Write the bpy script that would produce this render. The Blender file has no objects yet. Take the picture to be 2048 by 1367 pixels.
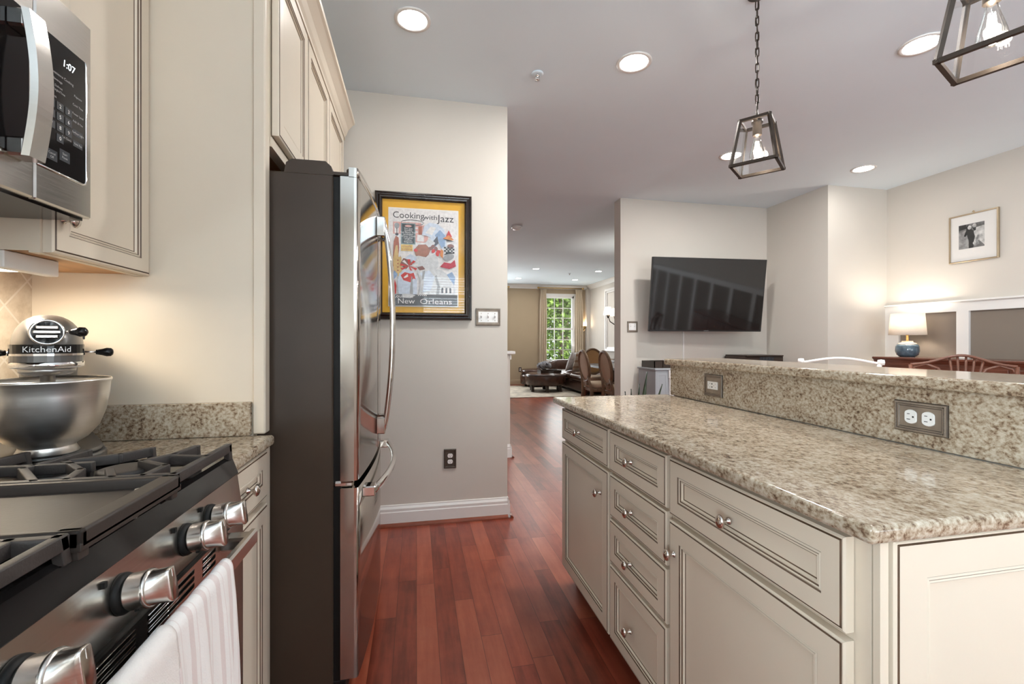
import bpy, bmesh, math, random
from mathutils import Vector, Matrix

S = bpy.context.scene
COL = S.collection
R = math.radians

# ------------------------------------------------------------------ camera
cam_d = bpy.data.cameras.new('camera')
cam_d.sensor_width = 36.0
cam_d.lens = 910.0 / 2048.0 * 36.0
cam_d.shift_y = -1.0 / 2048.0
cam_d.clip_start = 0.02
cam_d.clip_end = 100
cam = bpy.data.objects.new('camera', cam_d)
COL.objects.link(cam)
CAM_H = 1.18
cam.location = (0, 0, CAM_H)
cam.rotation_euler = (R(90), 0, -math.atan(191.0 / 910.0))
S.camera = cam

# ------------------------------------------------------------------ exposure, world, daylight
S.view_settings.view_transform = 'Standard'
S.view_settings.look = 'None'
S.view_settings.gamma = 1.0
S.view_settings.exposure = 1.06
S.view_settings.use_curve_mapping = False
S.cycles.max_bounces = 10
S.cycles.diffuse_bounces = 6
S.cycles.glossy_bounces = 5
S.cycles.transparent_max_bounces = 12
S.cycles.sample_clamp_indirect = 6.0
S.cycles.caustics_reflective = False
S.cycles.caustics_refractive = False

W = bpy.data.worlds.new('World')
S.world = W
W.use_nodes = True
wn = W.node_tree.nodes
bg = wn['Background']
bg.inputs['Color'].default_value = (0.86, 0.93, 1.0, 1)
bg.inputs['Strength'].default_value = 0.8


def area(name, loc, rot, sx, sy, power, color=(1, 1, 1), shape='RECTANGLE', spread=180):
    l = bpy.data.lights.new(name, 'AREA')
    l.shape = shape
    l.size = sx
    if shape in ('RECTANGLE', 'ELLIPSE'):
        l.size_y = sy
    l.energy = power
    l.color = color
    l.spread = R(spread)
    o = bpy.data.objects.new(name, l)
    o.location = loc
    o.rotation_euler = rot
    COL.objects.link(o)
    return o


# daylight that comes in through the windows (rear kitchen window, far living room windows); patio door and side window are added fill
area('daylight_rear_window', (1.0, -2.80, 2.0), (R(112), 0, 0), 1.75, 1.0, 60, (0.80, 0.93, 1.0))
area('added_patio_fill', (3.35, -2.80, 1.05), (R(118), 0, 0), 2.0, 2.0, 30, (0.80, 0.93, 1.0))  # unseen patio door, added to bring more light in from behind
area('daylight_far_window', (3.93, 12.5, 1.45), (R(-122), 0, 0), 0.85, 1.8, 12, (0.95, 0.98, 1.0))
area('daylight_far_window_left', (1.55, 12.5, 1.45), (R(-122), 0, 0), 0.85, 1.8, 60, (0.95, 0.98, 1.0))
area('added_side_fill', (-1.26, -1.45, 1.55), (R(112), 0, R(-90)), 1.4, 1.25, 108, (0.80, 0.93, 1.0))  # added fill for the surfaces facing left; no window known there
sun_d = bpy.data.lights.new('sun', 'SUN')
sun_d.energy = 4.0
sun_d.angle = R(1.0)
sun_d.color = (1.0, 0.94, 0.84)
sun = bpy.data.objects.new('sun', sun_d)
sun.rotation_euler = (R(48), 0, R(25))
sun.location = (3, 6, 8)
COL.objects.link(sun)


# ------------------------------------------------------------------ materials
def new_mat(name):
    m = bpy.data.materials.new(name)
    m.use_nodes = True
    nt = m.node_tree
    return m, nt, nt.nodes['Principled BSDF']


def obj_coord(nt, scale=(1, 1, 1), rot=(0, 0, 0)):
    tc = nt.nodes.new('ShaderNodeNewGeometry')
    mp = nt.nodes.new('ShaderNodeMapping')
    mp.inputs['Scale'].default_value = scale
    mp.inputs['Rotation'].default_value = rot
    nt.links.new(tc.outputs['Position'], mp.inputs['Vector'])
    return mp.outputs['Vector']


def noise(nt, vec, scale, detail=3, rough=0.5):
    n = nt.nodes.new('ShaderNodeTexNoise')
    n.inputs['Scale'].default_value = scale
    n.inputs['Detail'].default_value = detail
    n.inputs['Roughness'].default_value = rough
    nt.links.new(vec, n.inputs['Vector'])
    return n.outputs['Fac']


def ramp(nt, fac, stops, interp='LINEAR'):
    r = nt.nodes.new('ShaderNodeValToRGB')
    cr = r.color_ramp
    cr.interpolation = interp
    while len(cr.elements) > 1:
        cr.elements.remove(cr.elements[-1])
    for i, (p, c) in enumerate(stops):
        e = cr.elements[0] if i == 0 else cr.elements.new(p)
        e.position = p
        e.color = (*c, 1) if len(c) == 3 else c
    nt.links.new(fac, r.inputs['Fac'])
    return r.outputs['Color']


def math_n(nt, op, a, b=None):
    n = nt.nodes.new('ShaderNodeMath')
    n.operation = op
    for i, v in enumerate((a, b)):
        if v is None:
            continue
        if isinstance(v, (int, float)):
            n.inputs[i].default_value = v
        else:
            nt.links.new(v, n.inputs[i])
    return n.outputs[0]


def mixc(nt, fac, a, b, mode='MIX'):
    n = nt.nodes.new('ShaderNodeMix')
    n.data_type = 'RGBA'
    n.blend_type = mode
    for i, v in ((0, fac), (6, a), (7, b)):
        if isinstance(v, (int, float)):
            n.inputs[i].default_value = v
        elif isinstance(v, tuple):
            n.inputs[i].default_value = (*v, 1) if len(v) == 3 else v
        else:
            nt.links.new(v, n.inputs[i])
    return n.outputs[2]


def bump(nt, bsdf, h, strength=0.1, dist=0.01):
    b = nt.nodes.new('ShaderNodeBump')
    b.inputs['Strength'].default_value = strength
    b.inputs['Distance'].default_value = dist
    nt.links.new(h, b.inputs['Height'])
    nt.links.new(b.outputs['Normal'], bsdf.inputs['Normal'])


def mat(name, color, rough=0.5, metal=0.0, spec=0.5, var=0.05, scale=8.0, bmp=0.0, stretch=(1, 1, 1), coat=0.0, sheen=0.0):
    """plain principled material with a soft procedural colour variation"""
    m, nt, b = new_mat(name)
    v = obj_coord(nt, stretch)
    n = noise(nt, v, scale, 4)
    lo = tuple(max(0, c * (1 - var)) for c in color)
    hi = tuple(min(1, c * (1 + var)) for c in color)
    c = ramp(nt, n, [(0.35, lo), (0.65, hi)])
    nt.links.new(c, b.inputs['Base Color'])
    b.inputs['Roughness'].default_value = rough
    b.inputs['Metallic'].default_value = metal
    b.inputs['Specular IOR Level'].default_value = spec
    b.inputs['Coat Weight'].default_value = coat
    b.inputs['Sheen Weight'].default_value = sheen
    if bmp:
        bump(nt, b, noise(nt, v, scale * 12, 3), bmp, 0.003)
    return m


def emis(name, color, strength):
    m, nt, b = new_mat(name)
    b.inputs['Base Color'].default_value = (*color, 1)
    b.inputs['Emission Color'].default_value = (*color, 1)
    b.inputs['Emission Strength'].default_value = strength
    return m


def glass_mat(name, gloss=0.06, tint=(1, 1, 1), rough=0.02, fres=0.7):
    """thin clear pane: mostly transparent, a little mirror"""
    m, nt, b = new_mat(name)
    nt.nodes.remove(b)
    out = nt.nodes['Material Output']
    t = nt.nodes.new('ShaderNodeBsdfTransparent')
    t.inputs['Color'].default_value = (*tint, 1)
    g = nt.nodes.new('ShaderNodeBsdfGlossy')
    g.inputs['Roughness'].default_value = rough
    lw = nt.nodes.new('ShaderNodeLayerWeight')
    lw.inputs['Blend'].default_value = 0.25
    f = math_n(nt, 'MULTIPLY', lw.outputs['Fresnel'], fres)
    f = math_n(nt, 'ADD', f, gloss)
    mx = nt.nodes.new('ShaderNodeMixShader')
    nt.links.new(f, mx.inputs[0])
    nt.links.new(t.outputs[0], mx.inputs[1])
    nt.links.new(g.outputs[0], mx.inputs[2])
    nt.links.new(mx.outputs[0], out.inputs['Surface'])
    return m


def granite_mat(name, stretch=(1, 1, 1), rot=(0, 0, 0.5)):
    m, nt, b = new_mat(name)
    v = obj_coord(nt, stretch, rot)
    fine = noise(nt, v, 125, 6, 0.66)
    big = noise(nt, v, 11, 3, 0.5)
    med = noise(nt, v, 48, 4, 0.6)
    k = math_n(nt, 'ADD', fine, math_n(nt, 'MULTIPLY', math_n(nt, 'SUBTRACT', big, 0.5), 0.22))
    k = math_n(nt, 'ADD', k, math_n(nt, 'MULTIPLY', math_n(nt, 'SUBTRACT', med, 0.5), 0.40))
    c = ramp(nt, k, [(0.26, (0.07, 0.042, 0.026)), (0.35, (0.17, 0.11, 0.07)), (0.42, (0.29, 0.215, 0.145)),
                     (0.50, (0.41, 0.33, 0.24)), (0.60, (0.51, 0.44, 0.345)), (0.75, (0.60, 0.535, 0.445))])
    nt.links.new(c, b.inputs['Base Color'])
    b.inputs['Roughness'].default_value = 0.09
    b.inputs['Specular IOR Level'].default_value = 0.5
    return m


def plank_mat(name):
    m, nt, b = new_mat(name)
    g = nt.nodes.new('ShaderNodeNewGeometry')
    sp = nt.nodes.new('ShaderNodeSeparateXYZ')
    nt.links.new(g.outputs['Position'], sp.inputs[0])
    w = 0.0845
    xs = math_n(nt, 'DIVIDE', sp.outputs['X'], w)
    row = math_n(nt, 'FLOOR', xs)
    wn1 = nt.nodes.new('ShaderNodeTexWhiteNoise')
    wn1.noise_dimensions = '1D'
    nt.links.new(row, wn1.inputs['W'])
    off = math_n(nt, 'MULTIPLY', wn1.outputs['Value'], 7.3)
    ys = math_n(nt, 'ADD', math_n(nt, 'DIVIDE', sp.outputs['Y'], 0.82), off)
    colm = math_n(nt, 'FLOOR', ys)
    cid = nt.nodes.new('ShaderNodeCombineXYZ')
    nt.links.new(row, cid.inputs[0])
    nt.links.new(colm, cid.inputs[1])
    wn2 = nt.nodes.new('ShaderNodeTexWhiteNoise')
    wn2.noise_dimensions = '3D'
    nt.links.new(cid.outputs[0], wn2.inputs['Vector'])
    rnd = wn2.outputs['Value']
    # grain stretched along the board
    mp = nt.nodes.new('ShaderNodeMapping')
    mp.inputs['Scale'].default_value = (18, 1.6, 1)
    va = nt.nodes.new('ShaderNodeVectorMath')
    va.operation = 'ADD'
    sc = nt.nodes.new('ShaderNodeVectorMath')
    sc.operation = 'SCALE'
    nt.links.new(wn2.outputs['Color'], sc.inputs[0])
    sc.inputs['Scale'].default_value = 3.0
    nt.links.new(g.outputs['Position'], va.inputs[0])
    nt.links.new(sc.outputs[0], va.inputs[1])
    nt.links.new(va.outputs[0], mp.inputs['Vector'])
    gr = noise(nt, mp.outputs['Vector'], 2.2, 6, 0.6)
    blot = noise(nt, va.outputs[0], 7, 4, 0.6)
    k = math_n(nt, 'ADD', math_n(nt, 'MULTIPLY', rnd, 0.36), math_n(nt, 'MULTIPLY', gr, 0.50))
    k = math_n(nt, 'ADD', k, math_n(nt, 'MULTIPLY', blot, 0.34))
    c = ramp(nt, k, [(0.36, (0.115, 0.020, 0.010)), (0.52, (0.215, 0.040, 0.020)), (0.68, (0.29, 0.064, 0.032)), (0.85, (0.36, 0.100, 0.052))])
    # joints
    fx = math_n(nt, 'FRACT', xs)
    jx = math_n(nt, 'LESS_THAN', math_n(nt, 'MINIMUM', fx, math_n(nt, 'SUBTRACT', 1.0, fx)), 0.014)
    fy = math_n(nt, 'FRACT', ys)
    jy = math_n(nt, 'LESS_THAN', math_n(nt, 'MINIMUM', fy, math_n(nt, 'SUBTRACT', 1.0, fy)), 0.0016)
    j = math_n(nt, 'MAXIMUM', jx, jy)
    c = mixc(nt, math_n(nt, 'MULTIPLY', j, 0.65), c, (0.03, 0.006, 0.004))
    nt.links.new(c, b.inputs['Base Color'])
    rr = math_n(nt, 'ADD', math_n(nt, 'MULTIPLY', gr, 0.02), 0.28)
    nt.links.new(rr, b.inputs['Roughness'])
    b.inputs['Specular IOR Level'].default_value = 0.55
    return m


def brushed_mat(name, color, rough=0.25, stretch=(2, 2, 120)):
    m, nt, b = new_mat(name)
    v = obj_coord(nt, stretch)
    n = noise(nt, v, 6, 3)
    lo = tuple(c * 0.93 for c in color)
    nt.links.new(ramp(nt, n, [(0.3, lo), (0.7, color)]), b.inputs['Base Color'])
    b.inputs['Metallic'].default_value = 1.0
    r = math_n(nt, 'ADD', math_n(nt, 'MULTIPLY', n, 0.08), rough - 0.04)
    nt.links.new(r, b.inputs['Roughness'])
    return m


def stripe_mat(name, base, stripe, axis, period, width, rough=0.9):
    m, nt, b = new_mat(name)
    g = nt.nodes.new('ShaderNodeNewGeometry')
    sp = nt.nodes.new('ShaderNodeSeparateXYZ')
    nt.links.new(g.outputs['Position'], sp.inputs[0])
    f = math_n(nt, 'FRACT', math_n(nt, 'DIVIDE', sp.outputs[axis], period))
    s1 = math_n(nt, 'LESS_THAN', f, width)
    f2 = math_n(nt, 'FRACT', math_n(nt, 'DIVIDE', sp.outputs[axis], period * 0.5))
    s2 = math_n(nt, 'MULTIPLY', math_n(nt, 'LESS_THAN', f2, width * 0.35), 0.6)
    c = mixc(nt, math_n(nt, 'MAXIMUM', s1, s2), base, stripe)
    nt.links.new(c, b.inputs['Base Color'])
    b.inputs['Roughness'].default_value = rough
    b.inputs['Sheen Weight'].default_value = 0.2
    v = obj_coord(nt)
    bump(nt, b, noise(nt, v, 320, 2), 0.35, 0.002)
    return m


def tile_mat(name):
    m, nt, b = new_mat(name)
    v = obj_coord(nt, (1, 1, 1), (R(45), 0, 0))
    sp = nt.nodes.new('ShaderNodeSeparateXYZ')
    nt.links.new(v, sp.inputs[0])
    j = None
    for ax in ('Y', 'Z'):
        f = math_n(nt, 'FRACT', math_n(nt, 'DIVIDE', sp.outputs[ax], 0.10))
        e = math_n(nt, 'LESS_THAN', math_n(nt, 'MINIMUM', f, math_n(nt, 'SUBTRACT', 1.0, f)), 0.025)
        j = e if j is None else math_n(nt, 'MAXIMUM', j, e)
    n = noise(nt, v, 22, 6, 0.65)
    c = ramp(nt, n, [(0.3, (0.50, 0.41, 0.31)), (0.55, (0.66, 0.57, 0.46)), (0.75, (0.72, 0.65, 0.55))])
    c = mixc(nt, j, c, (0.74, 0.68, 0.60))
    nt.links.new(c, b.inputs['Base Color'])
    b.inputs['Roughness'].default_value = 0.55
    bump(nt, b, math_n(nt, 'SUBTRACT', n, j), 0.25, 0.003)
    return m


M = {}
M['wall'] = mat('wall_cream', (0.62, 0.575, 0.515), 0.75, var=0.015, scale=2)
M['wall_tan'] = mat('wall_tan', (0.42, 0.325, 0.215), 0.75, var=0.02, scale=2)
M['taupe'] = mat('wall_taupe', (0.205, 0.168, 0.135), 0.7, var=0.03, scale=2)
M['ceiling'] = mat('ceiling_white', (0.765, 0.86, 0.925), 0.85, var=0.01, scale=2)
M['trim'] = mat('trim_white', (0.80, 0.78, 0.75), 0.35, var=0.015, scale=3)
M['floor'] = plank_mat('cherry_planks')
M['shoe'] = mat('cherry_trim', (0.21, 0.055, 0.028), 0.25, var=0.2, scale=5, stretch=(1, 6, 1))
M['granite'] = granite_mat('granite_beige', (1, 0.75, 1), (0, 0, 0.35))
M['granite_v'] = granite_mat('granite_beige_upright', (1, 0.8, 1), (0.6, 0, 0))
M['cab'] = mat('cabinet_cream', (0.70, 0.615, 0.50), 0.38, var=0.02, scale=3)
M['glaze'] = mat('cabinet_glaze', (0.115, 0.07, 0.042), 0.45, var=0.2, scale=20)
M['cabwood'] = mat('cabinet_wood', (0.50, 0.27, 0.115), 0.5, var=0.15, scale=4, stretch=(8, 1, 8))
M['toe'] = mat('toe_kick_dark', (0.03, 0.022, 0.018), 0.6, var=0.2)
M['nickel'] = mat('satin_nickel', (0.66, 0.60, 0.55), 0.16, metal=1.0, var=0.05)
M['steel'] = brushed_mat('stainless', (0.60, 0.565, 0.525), 0.22, (2, 2, 60))
M['fridge_steel'] = brushed_mat('fridge_stainless', (0.47, 0.425, 0.38), 0.13, (2, 60, 1))
M['fridge_side'] = mat('fridge_side_paint', (0.046, 0.030, 0.020), 0.45, spec=0.35, var=0.06, scale=6, bmp=0.05)
M['chrome'] = mat('chrome', (0.78, 0.76, 0.74), 0.07, metal=1.0, var=0.03)
M['rubber'] = mat('rubber_black', (0.006, 0.0055, 0.005), 0.55, spec=0.25, var=0.2)
M['black_gloss'] = mat('black_gloss', (0.009, 0.008, 0.008), 0.09, spec=0.32, var=0.2)
M['iron'] = mat('cast_iron', (0.042, 0.035, 0.032), 0.55, var=0.15, scale=30, bmp=0.12)
M['griddle'] = mat('griddle_grey', (0.040, 0.031, 0.026), 0.5, spec=0.35, var=0.1, scale=12, bmp=0.05)
M['mixer'] = mat('mixer_pewter', (0.135, 0.13, 0.125), 0.34, metal=0.5, var=0.04, coat=0.1)
M['mixer_light'] = mat('mixer_silver', (0.40, 0.39, 0.38), 0.28, metal=0.9, var=0.04)
M['bowl'] = brushed_mat('bowl_stainless', (0.80, 0.78, 0.76), 0.32, (1, 1, 90))
M['white_txt'] = mat('white_print', (0.86, 0.86, 0.85), 0.5, var=0.02)
M['grey_txt'] = mat('grey_print', (0.42, 0.42, 0.42), 0.5, var=0.02)
M['key_grey'] = mat('key_grey', (0.05, 0.055, 0.062), 0.25, var=0.05)
M['led'] = emis('display_led', (0.85, 0.95, 1.0), 1.6)
M['bronze'] = mat('bronze_dark', (0.052, 0.038, 0.029), 0.38, metal=0.5, var=0.15, scale=20)
M['plate'] = mat('antique_pewter', (0.30, 0.245, 0.195), 0.42, metal=0.45, var=0.15, scale=25)
M['plate_dark'] = mat('antique_pewter_dark', (0.085, 0.066, 0.052), 0.4, metal=0.6, var=0.2, scale=30)
M['outlet'] = mat('outlet_white', (0.82, 0.81, 0.79), 0.35, var=0.01)
M['slot'] = mat('slot_dark', (0.02, 0.018, 0.016), 0.6, var=0.1)
M['tile'] = tile_mat('travertine_diagonal')
M['towel_s'] = stripe_mat('towel_striped', (0.80, 0.77, 0.745), (0.69, 0.60, 0.575), 'Y', 0.046, 0.30)
M['towel_w'] = mat('towel_white', (0.80, 0.755, 0.715), 0.95, var=0.03, scale=40, bmp=0.5, sheen=0.2)
M['glass'] = glass_mat('clear_glass', 0.035)
M['bulb_glass'] = glass_mat('bulb_glass', 0.04, (0.99, 0.98, 0.96))
M['pic_glass'] = glass_mat('picture_glass', 0.012, fres=0.25)
M['filament'] = emis('filament', (1.0, 0.92, 0.80), 16)
M['can_lens'] = emis('downlight_lens', (1.0, 0.98, 0.94), 9)
M['tube_lens'] = emis('undercabinet_lens', (1.0, 0.92, 0.78), 5)
M['screen'] = mat('screen_black', (0.010, 0.009, 0.009), 0.055, spec=0.75, var=0.05)
M['plastic_black'] = mat('plastic_black', (0.017, 0.016, 0.016), 0.3, var=0.1)
M['frame_dark'] = mat('frame_espresso', (0.022, 0.014, 0.011), 0.22, var=0.2, scale=12)
M['frame_gold'] = mat('frame_champagne', (0.50, 0.39, 0.26), 0.35, metal=0.7, var=0.1)
M['mat_white'] = mat('mount_white', (0.84, 0.81, 0.77), 0.8, var=0.01)
M['shade'] = mat('lamp_shade', (0.84, 0.80, 0.75), 0.9, var=0.03, scale=90)
M['blue_glaze'] = mat('blue_glaze', (0.085, 0.128, 0.165), 0.10, var=0.25, scale=30, coat=0.5)
M['stone'] = mat('stoneware', (0.55, 0.47, 0.38), 0.6, var=0.1)
M['mahogany'] = mat('mahogany', (0.115, 0.036, 0.020), 0.25, var=0.25, scale=4, stretch=(8, 1, 8), coat=0.2)
M['mahogany_l'] = mat('mahogany_light', (0.155, 0.062, 0.038), 0.28, var=0.2, scale=5)
M['chair_white'] = mat('chair_white', (0.84, 0.81, 0.77), 0.3, var=0.01)
M['oak'] = mat('weathered_oak', (0.24, 0.15, 0.09), 0.5, var=0.2, scale=10, stretch=(4, 4, 1))
M['linen'] = mat('linen_tan', (0.56, 0.43, 0.31), 0.9, var=0.06, scale=120, bmp=0.2)
M['cane'] = mat('cane_honey', (0.50, 0.30, 0.13), 0.7, var=0.12, scale=150, bmp=0.2)
M['leather'] = mat('leather_brown', (0.058, 0.027, 0.018), 0.26, var=0.3, scale=9, bmp=0.1)
M['leather_d'] = mat('leather_dark', (0.022, 0.012, 0.010), 0.28, var=0.3, scale=9)
M['wood_dark'] = mat('wood_dark', (0.030, 0.018, 0.012), 0.35, var=0.2)
M['curtain'] = mat('curtain_linen', (0.60, 0.50, 0.37), 0.9, var=0.05, scale=60, bmp=0.15)
M['rug'] = mat('rug_wool', (0.52, 0.46, 0.375), 0.95, var=0.22, scale=7, bmp=0.4)
M['brass'] = mat('brass', (0.62, 0.42, 0.17), 0.3, metal=0.9, var=0.1)
M['bulb_glow'] = emis('shade_glow', (1.0, 0.87, 0.66), 6)
M['blue_grey'] = mat('cabinet_blue_grey', (0.33, 0.345, 0.365), 0.5, var=0.03)
M['leaf'] = mat('leaf_snake', (0.030, 0.045, 0.022), 0.4, var=0.5, scale=40)
M['tree_leaf'] = mat('tree_leaf', (0.14, 0.24, 0.035), 0.6, var=0.7, scale=5)
M['bark'] = mat('bark', (0.12, 0.085, 0.06), 0.9, var=0.3)
M['pot'] = mat('pot_grey', (0.22, 0.21, 0.20), 0.7, var=0.1)
M['pillow'] = stripe_mat('pillow_stripe', (0.50, 0.42, 0.33), (0.30, 0.19, 0.12), 'Z', 0.14, 0.35)
M['pillow_b'] = mat('pillow_pale', (0.48, 0.46, 0.46), 0.9, var=0.2, scale=14)
M['dried'] = mat('dried_hydrangea', (0.33, 0.33, 0.35), 0.9, var=0.35, scale=60, bmp=0.6)
M['lawn'] = mat('lawn', (0.16, 0.24, 0.06), 0.9, var=0.3)
M['blind'] = mat('blind_white', (0.82, 0.81, 0.79), 0.5, var=0.01)


# ------------------------------------------------------------------ mesh builder
class MB:
    def __init__(self):
        self.v, self.f, self.mi, self.sm = [], [], [], []
        self.m = 0
        self.smooth = False
        self.X = Matrix.Identity(4)

    def mat(self, i):
        self.m = i
        return self

    def add(self, vs, fs):
        o = len(self.v)
        for p in vs:
            self.v.append(tuple(self.X @ Vector(p)))
        for f in fs:
            self.f.append(tuple(o + i for i in f))
            self.mi.append(self.m)
            self.sm.append(self.smooth)
        return self

    def box(self, x0, x1, y0, y1, z0, z1, c=0.0):
        if x0 > x1: x0, x1 = x1, x0
        if y0 > y1: y0, y1 = y1, y0
        if z0 > z1: z0, z1 = z1, z0
        c = min(c, (x1 - x0) * .49, (y1 - y0) * .49, (z1 - z0) * .49)
        if c <= 0:
            vs = [(x, y, z) for x in (x0, x1) for y in (y0, y1) for z in (z0, z1)]
            return self.add(vs, [(0, 1, 3, 2), (4, 6, 7, 5), (0, 4, 5, 1), (2, 3, 7, 6), (0, 2, 6, 4), (1, 5, 7, 3)])
        vs, ix = [], {}
        L = ((x0, x1), (y0, y1), (z0, z1))
        for s in [(a, b_, d) for a in (0, 1) for b_ in (0, 1) for d in (0, 1)]:
            for ax in range(3):
                p = []
                for k in range(3):
                    q = L[k][s[k]]
                    if k != ax:
                        q += c if s[k] == 0 else -c
                    p.append(q)
                ix[(s, ax)] = len(vs)
                vs.append(tuple(p))
        fs = []
        for ax in range(3):
            o1, o2 = [k for k in range(3) if k != ax]
            for s in (0, 1):
                loop = []
                for a, b_ in ((0, 0), (1, 0), (1, 1), (0, 1)):
                    t = [0, 0, 0]; t[ax] = s; t[o1] = a; t[o2] = b_
                    loop.append(ix[(tuple(t), ax)])
                fs.append(tuple(loop))
            for a in (0, 1):
                for b_ in (0, 1):
                    t0 = [0, 0, 0]; t0[o1] = a; t0[o2] = b_
                    t1 = list(t0); t1[ax] = 1
                    fs.append((ix[(tuple(t0), o1)], ix[(tuple(t0), o2)], ix[(tuple(t1), o2)], ix[(tuple(t1), o1)]))
        for s in [(a, b_, d) for a in (0, 1) for b_ in (0, 1) for d in (0, 1)]:
            fs.append(tuple(ix[(s, ax)] for ax in range(3)))
        return self.add(vs, fs)

    def prism(self, poly, axis, a, b):
        """poly: 2D points in the two other axes (in xyz order), extruded along axis from a to b"""
        def mk(p, t):
            if axis == 'x': return (t, p[0], p[1])
            if axis == 'y': return (p[0], t, p[1])
            return (p[0], p[1], t)
        n = len(poly)
        vs = [mk(p, a) for p in poly] + [mk(p, b) for p in poly]
        fs = [tuple(range(n)), tuple(range(2 * n - 1, n - 1, -1))]
        for i in range(n):
            j = (i + 1) % n
            fs.append((i, j, n + j, n + i))
        return self.add(vs, fs)

    def frame_of(self, d):
        d = Vector(d).normalized()
        u = Vector((0, 0, 1)) if abs(d.z) < 0.95 else Vector((1, 0, 0))
        s = d.cross(u).normalized()
        return s, s.cross(d).normalized()

    def tube(self, pts, r, seg=8, closed=False, flat=1.0, up=None):
        """swept tube; r number or list; flat squashes the second axis"""
        P = [Vector(p) for p in pts]
        n = len(P)
        rs = [r] * n if isinstance(r, (int, float)) else list(r)
        vs = []
        prev = None
        for i in range(n):
            if closed:
                d = P[(i + 1) % n] - P[(i - 1) % n]
            else:
                d = P[min(i + 1, n - 1)] - P[max(i - 1, 0)]
            d.normalize()
            if prev is None:
                if up is not None:
                    s = Vector(up) - Vector(up).dot(d) * d
                    s.normalize()
                else:
                    s, _ = self.frame_of(d)
            else:
                s = prev - prev.dot(d) * d
                s.normalize()
            prev = s
            t = d.cross(s)
            for k in range(seg):
                a = 2 * math.pi * k / seg
                vs.append(P[i] + (s * math.cos(a) + t * math.sin(a) * flat) * rs[i])
        fs = []
        m = n if closed else n - 1
        for i in range(m):
            i2 = (i + 1) % n
            for k in range(seg):
                k2 = (k + 1) % seg
                fs.append((i * seg + k, i * seg + k2, i2 * seg + k2, i2 * seg + k))
        if not closed:
            fs.append(tuple(range(seg - 1, -1, -1)))
            fs.append(tuple((n - 1) * seg + k for k in range(seg)))
        sm = self.smooth
        self.smooth = seg > 5
        self.add(vs, fs)
        self.smooth = sm
        return self

    def bar(self, p, q, w, h, up=(0, 0, 1)):
        """rectangular bar from p to q, w across, h along up"""
        p, q = Vector(p), Vector(q)
        d = (q - p).normalized()
        u = Vector(up)
        s = d.cross(u)
        if s.length < 1e-5:
            s = d.cross(Vector((1, 0, 0)))
        s.normalize()
        u = s.cross(d).normalized()
        vs = []
        for e in (p, q):
            for a, b in ((-1, -1), (1, -1), (1, 1), (-1, 1)):
                vs.append(e + s * (a * w / 2) + u * (b * h / 2))
        return self.add(vs, [(0, 1, 2, 3), (7, 6, 5, 4), (0, 4, 5, 1), (1, 5, 6, 2), (2, 6, 7, 3), (3, 7, 4, 0)])

    def lathe(self, prof, c=(0, 0, 0), axis=(0, 0, 1), seg=32, sx=1.0, sy=1.0, caps=True):
        """prof: (radius, distance along axis)"""
        d = Vector(axis).normalized()
        s, t = self.frame_of(d)
        c = Vector(c)
        vs, fs = [], []
        n = len(prof)
        for r, z in prof:
            for k in range(seg):
                a = 2 * math.pi * k / seg
                vs.append(c + d * z + s * (r * math.cos(a) * sx) + t * (r * math.sin(a) * sy))
        for i in range(n - 1):
            for k in range(seg):
                k2 = (k + 1) % seg
                fs.append((i * seg + k, i * seg + k2, (i + 1) * seg + k2, (i + 1) * seg + k))
        if caps and prof[0][0] > 1e-6:
            fs.append(tuple(range(seg - 1, -1, -1)))
        if caps and prof[-1][0] > 1e-6:
            fs.append(tuple((n - 1) * seg + k for k in range(seg)))
        sm = self.smooth
        self.smooth = True
        self.add(vs, fs)
        self.smooth = sm
        return self

    def surf(self, nu, nv, fn, cu=False, cv=False):
        vs = [fn(i / (nu if cu else nu - 1), j / (nv if cv else nv - 1)) for i in range(nu) for j in range(nv)]
        fs = []
        for i in range(nu if cu else nu - 1):
            for j in range(nv if cv else nv - 1):
                i2, j2 = (i + 1) % nu, (j + 1) % nv
                fs.append((i * nv + j, i * nv + j2, i2 * nv + j2, i2 * nv + j))
        sm = self.smooth
        self.smooth = True
        self.add(vs, fs)
        self.smooth = sm
        return self

    def blob(self, c, r, e=1.0, seg=20, rings=12, e2=None):
        """superellipsoid: e below 1 is boxier"""
        e2 = e if e2 is None else e2
        def sg(x, p): return math.copysign(abs(x) ** p, x)
        def fn(u, v):
            a = 2 * math.pi * v
            b = -math.pi / 2 + math.pi * u
            return (c[0] + r[0] * sg(math.cos(b), e2) * sg(math.cos(a), e), c[1] + r[1] * sg(math.cos(b), e2) * sg(math.sin(a), e), c[2] + r[2] * sg(math.sin(b), e2))
        return self.surf(rings, seg, fn, False, True)

    def quad(self, a, b, c, d):
        return self.add([a, b, c, d], [(0, 1, 2, 3)])

    def text(self, s, size, o, right, up, align='CENTER', bend=None, stretch=1.0, lift=0.0, shear=0.0):
        cu = bpy.data.curves.new('txt', 'FONT')
        cu.body = s
        cu.size = size
        cu.align_x = align
        cu.align_y = 'CENTER'
        cu.resolution_u = 3
        cu.shear = shear
        ob = bpy.data.objects.new('txt', cu)
        me = ob.to_mesh()
        o, right, up = Vector(o), Vector(right), Vector(up)
        n = right.cross(up)
        vs = []
        for w in me.vertices:
            x, y = w.co.x * stretch, w.co.y
            vs.append(bend(x, y) if bend else o + right * x + up * y + n * lift)
        fs = [tuple(p.vertices) for p in me.polygons]
        ob.to_mesh_clear()
        bpy.data.objects.remove(ob)
        bpy.data.curves.remove(cu)
        return self.add(vs, fs)

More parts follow.
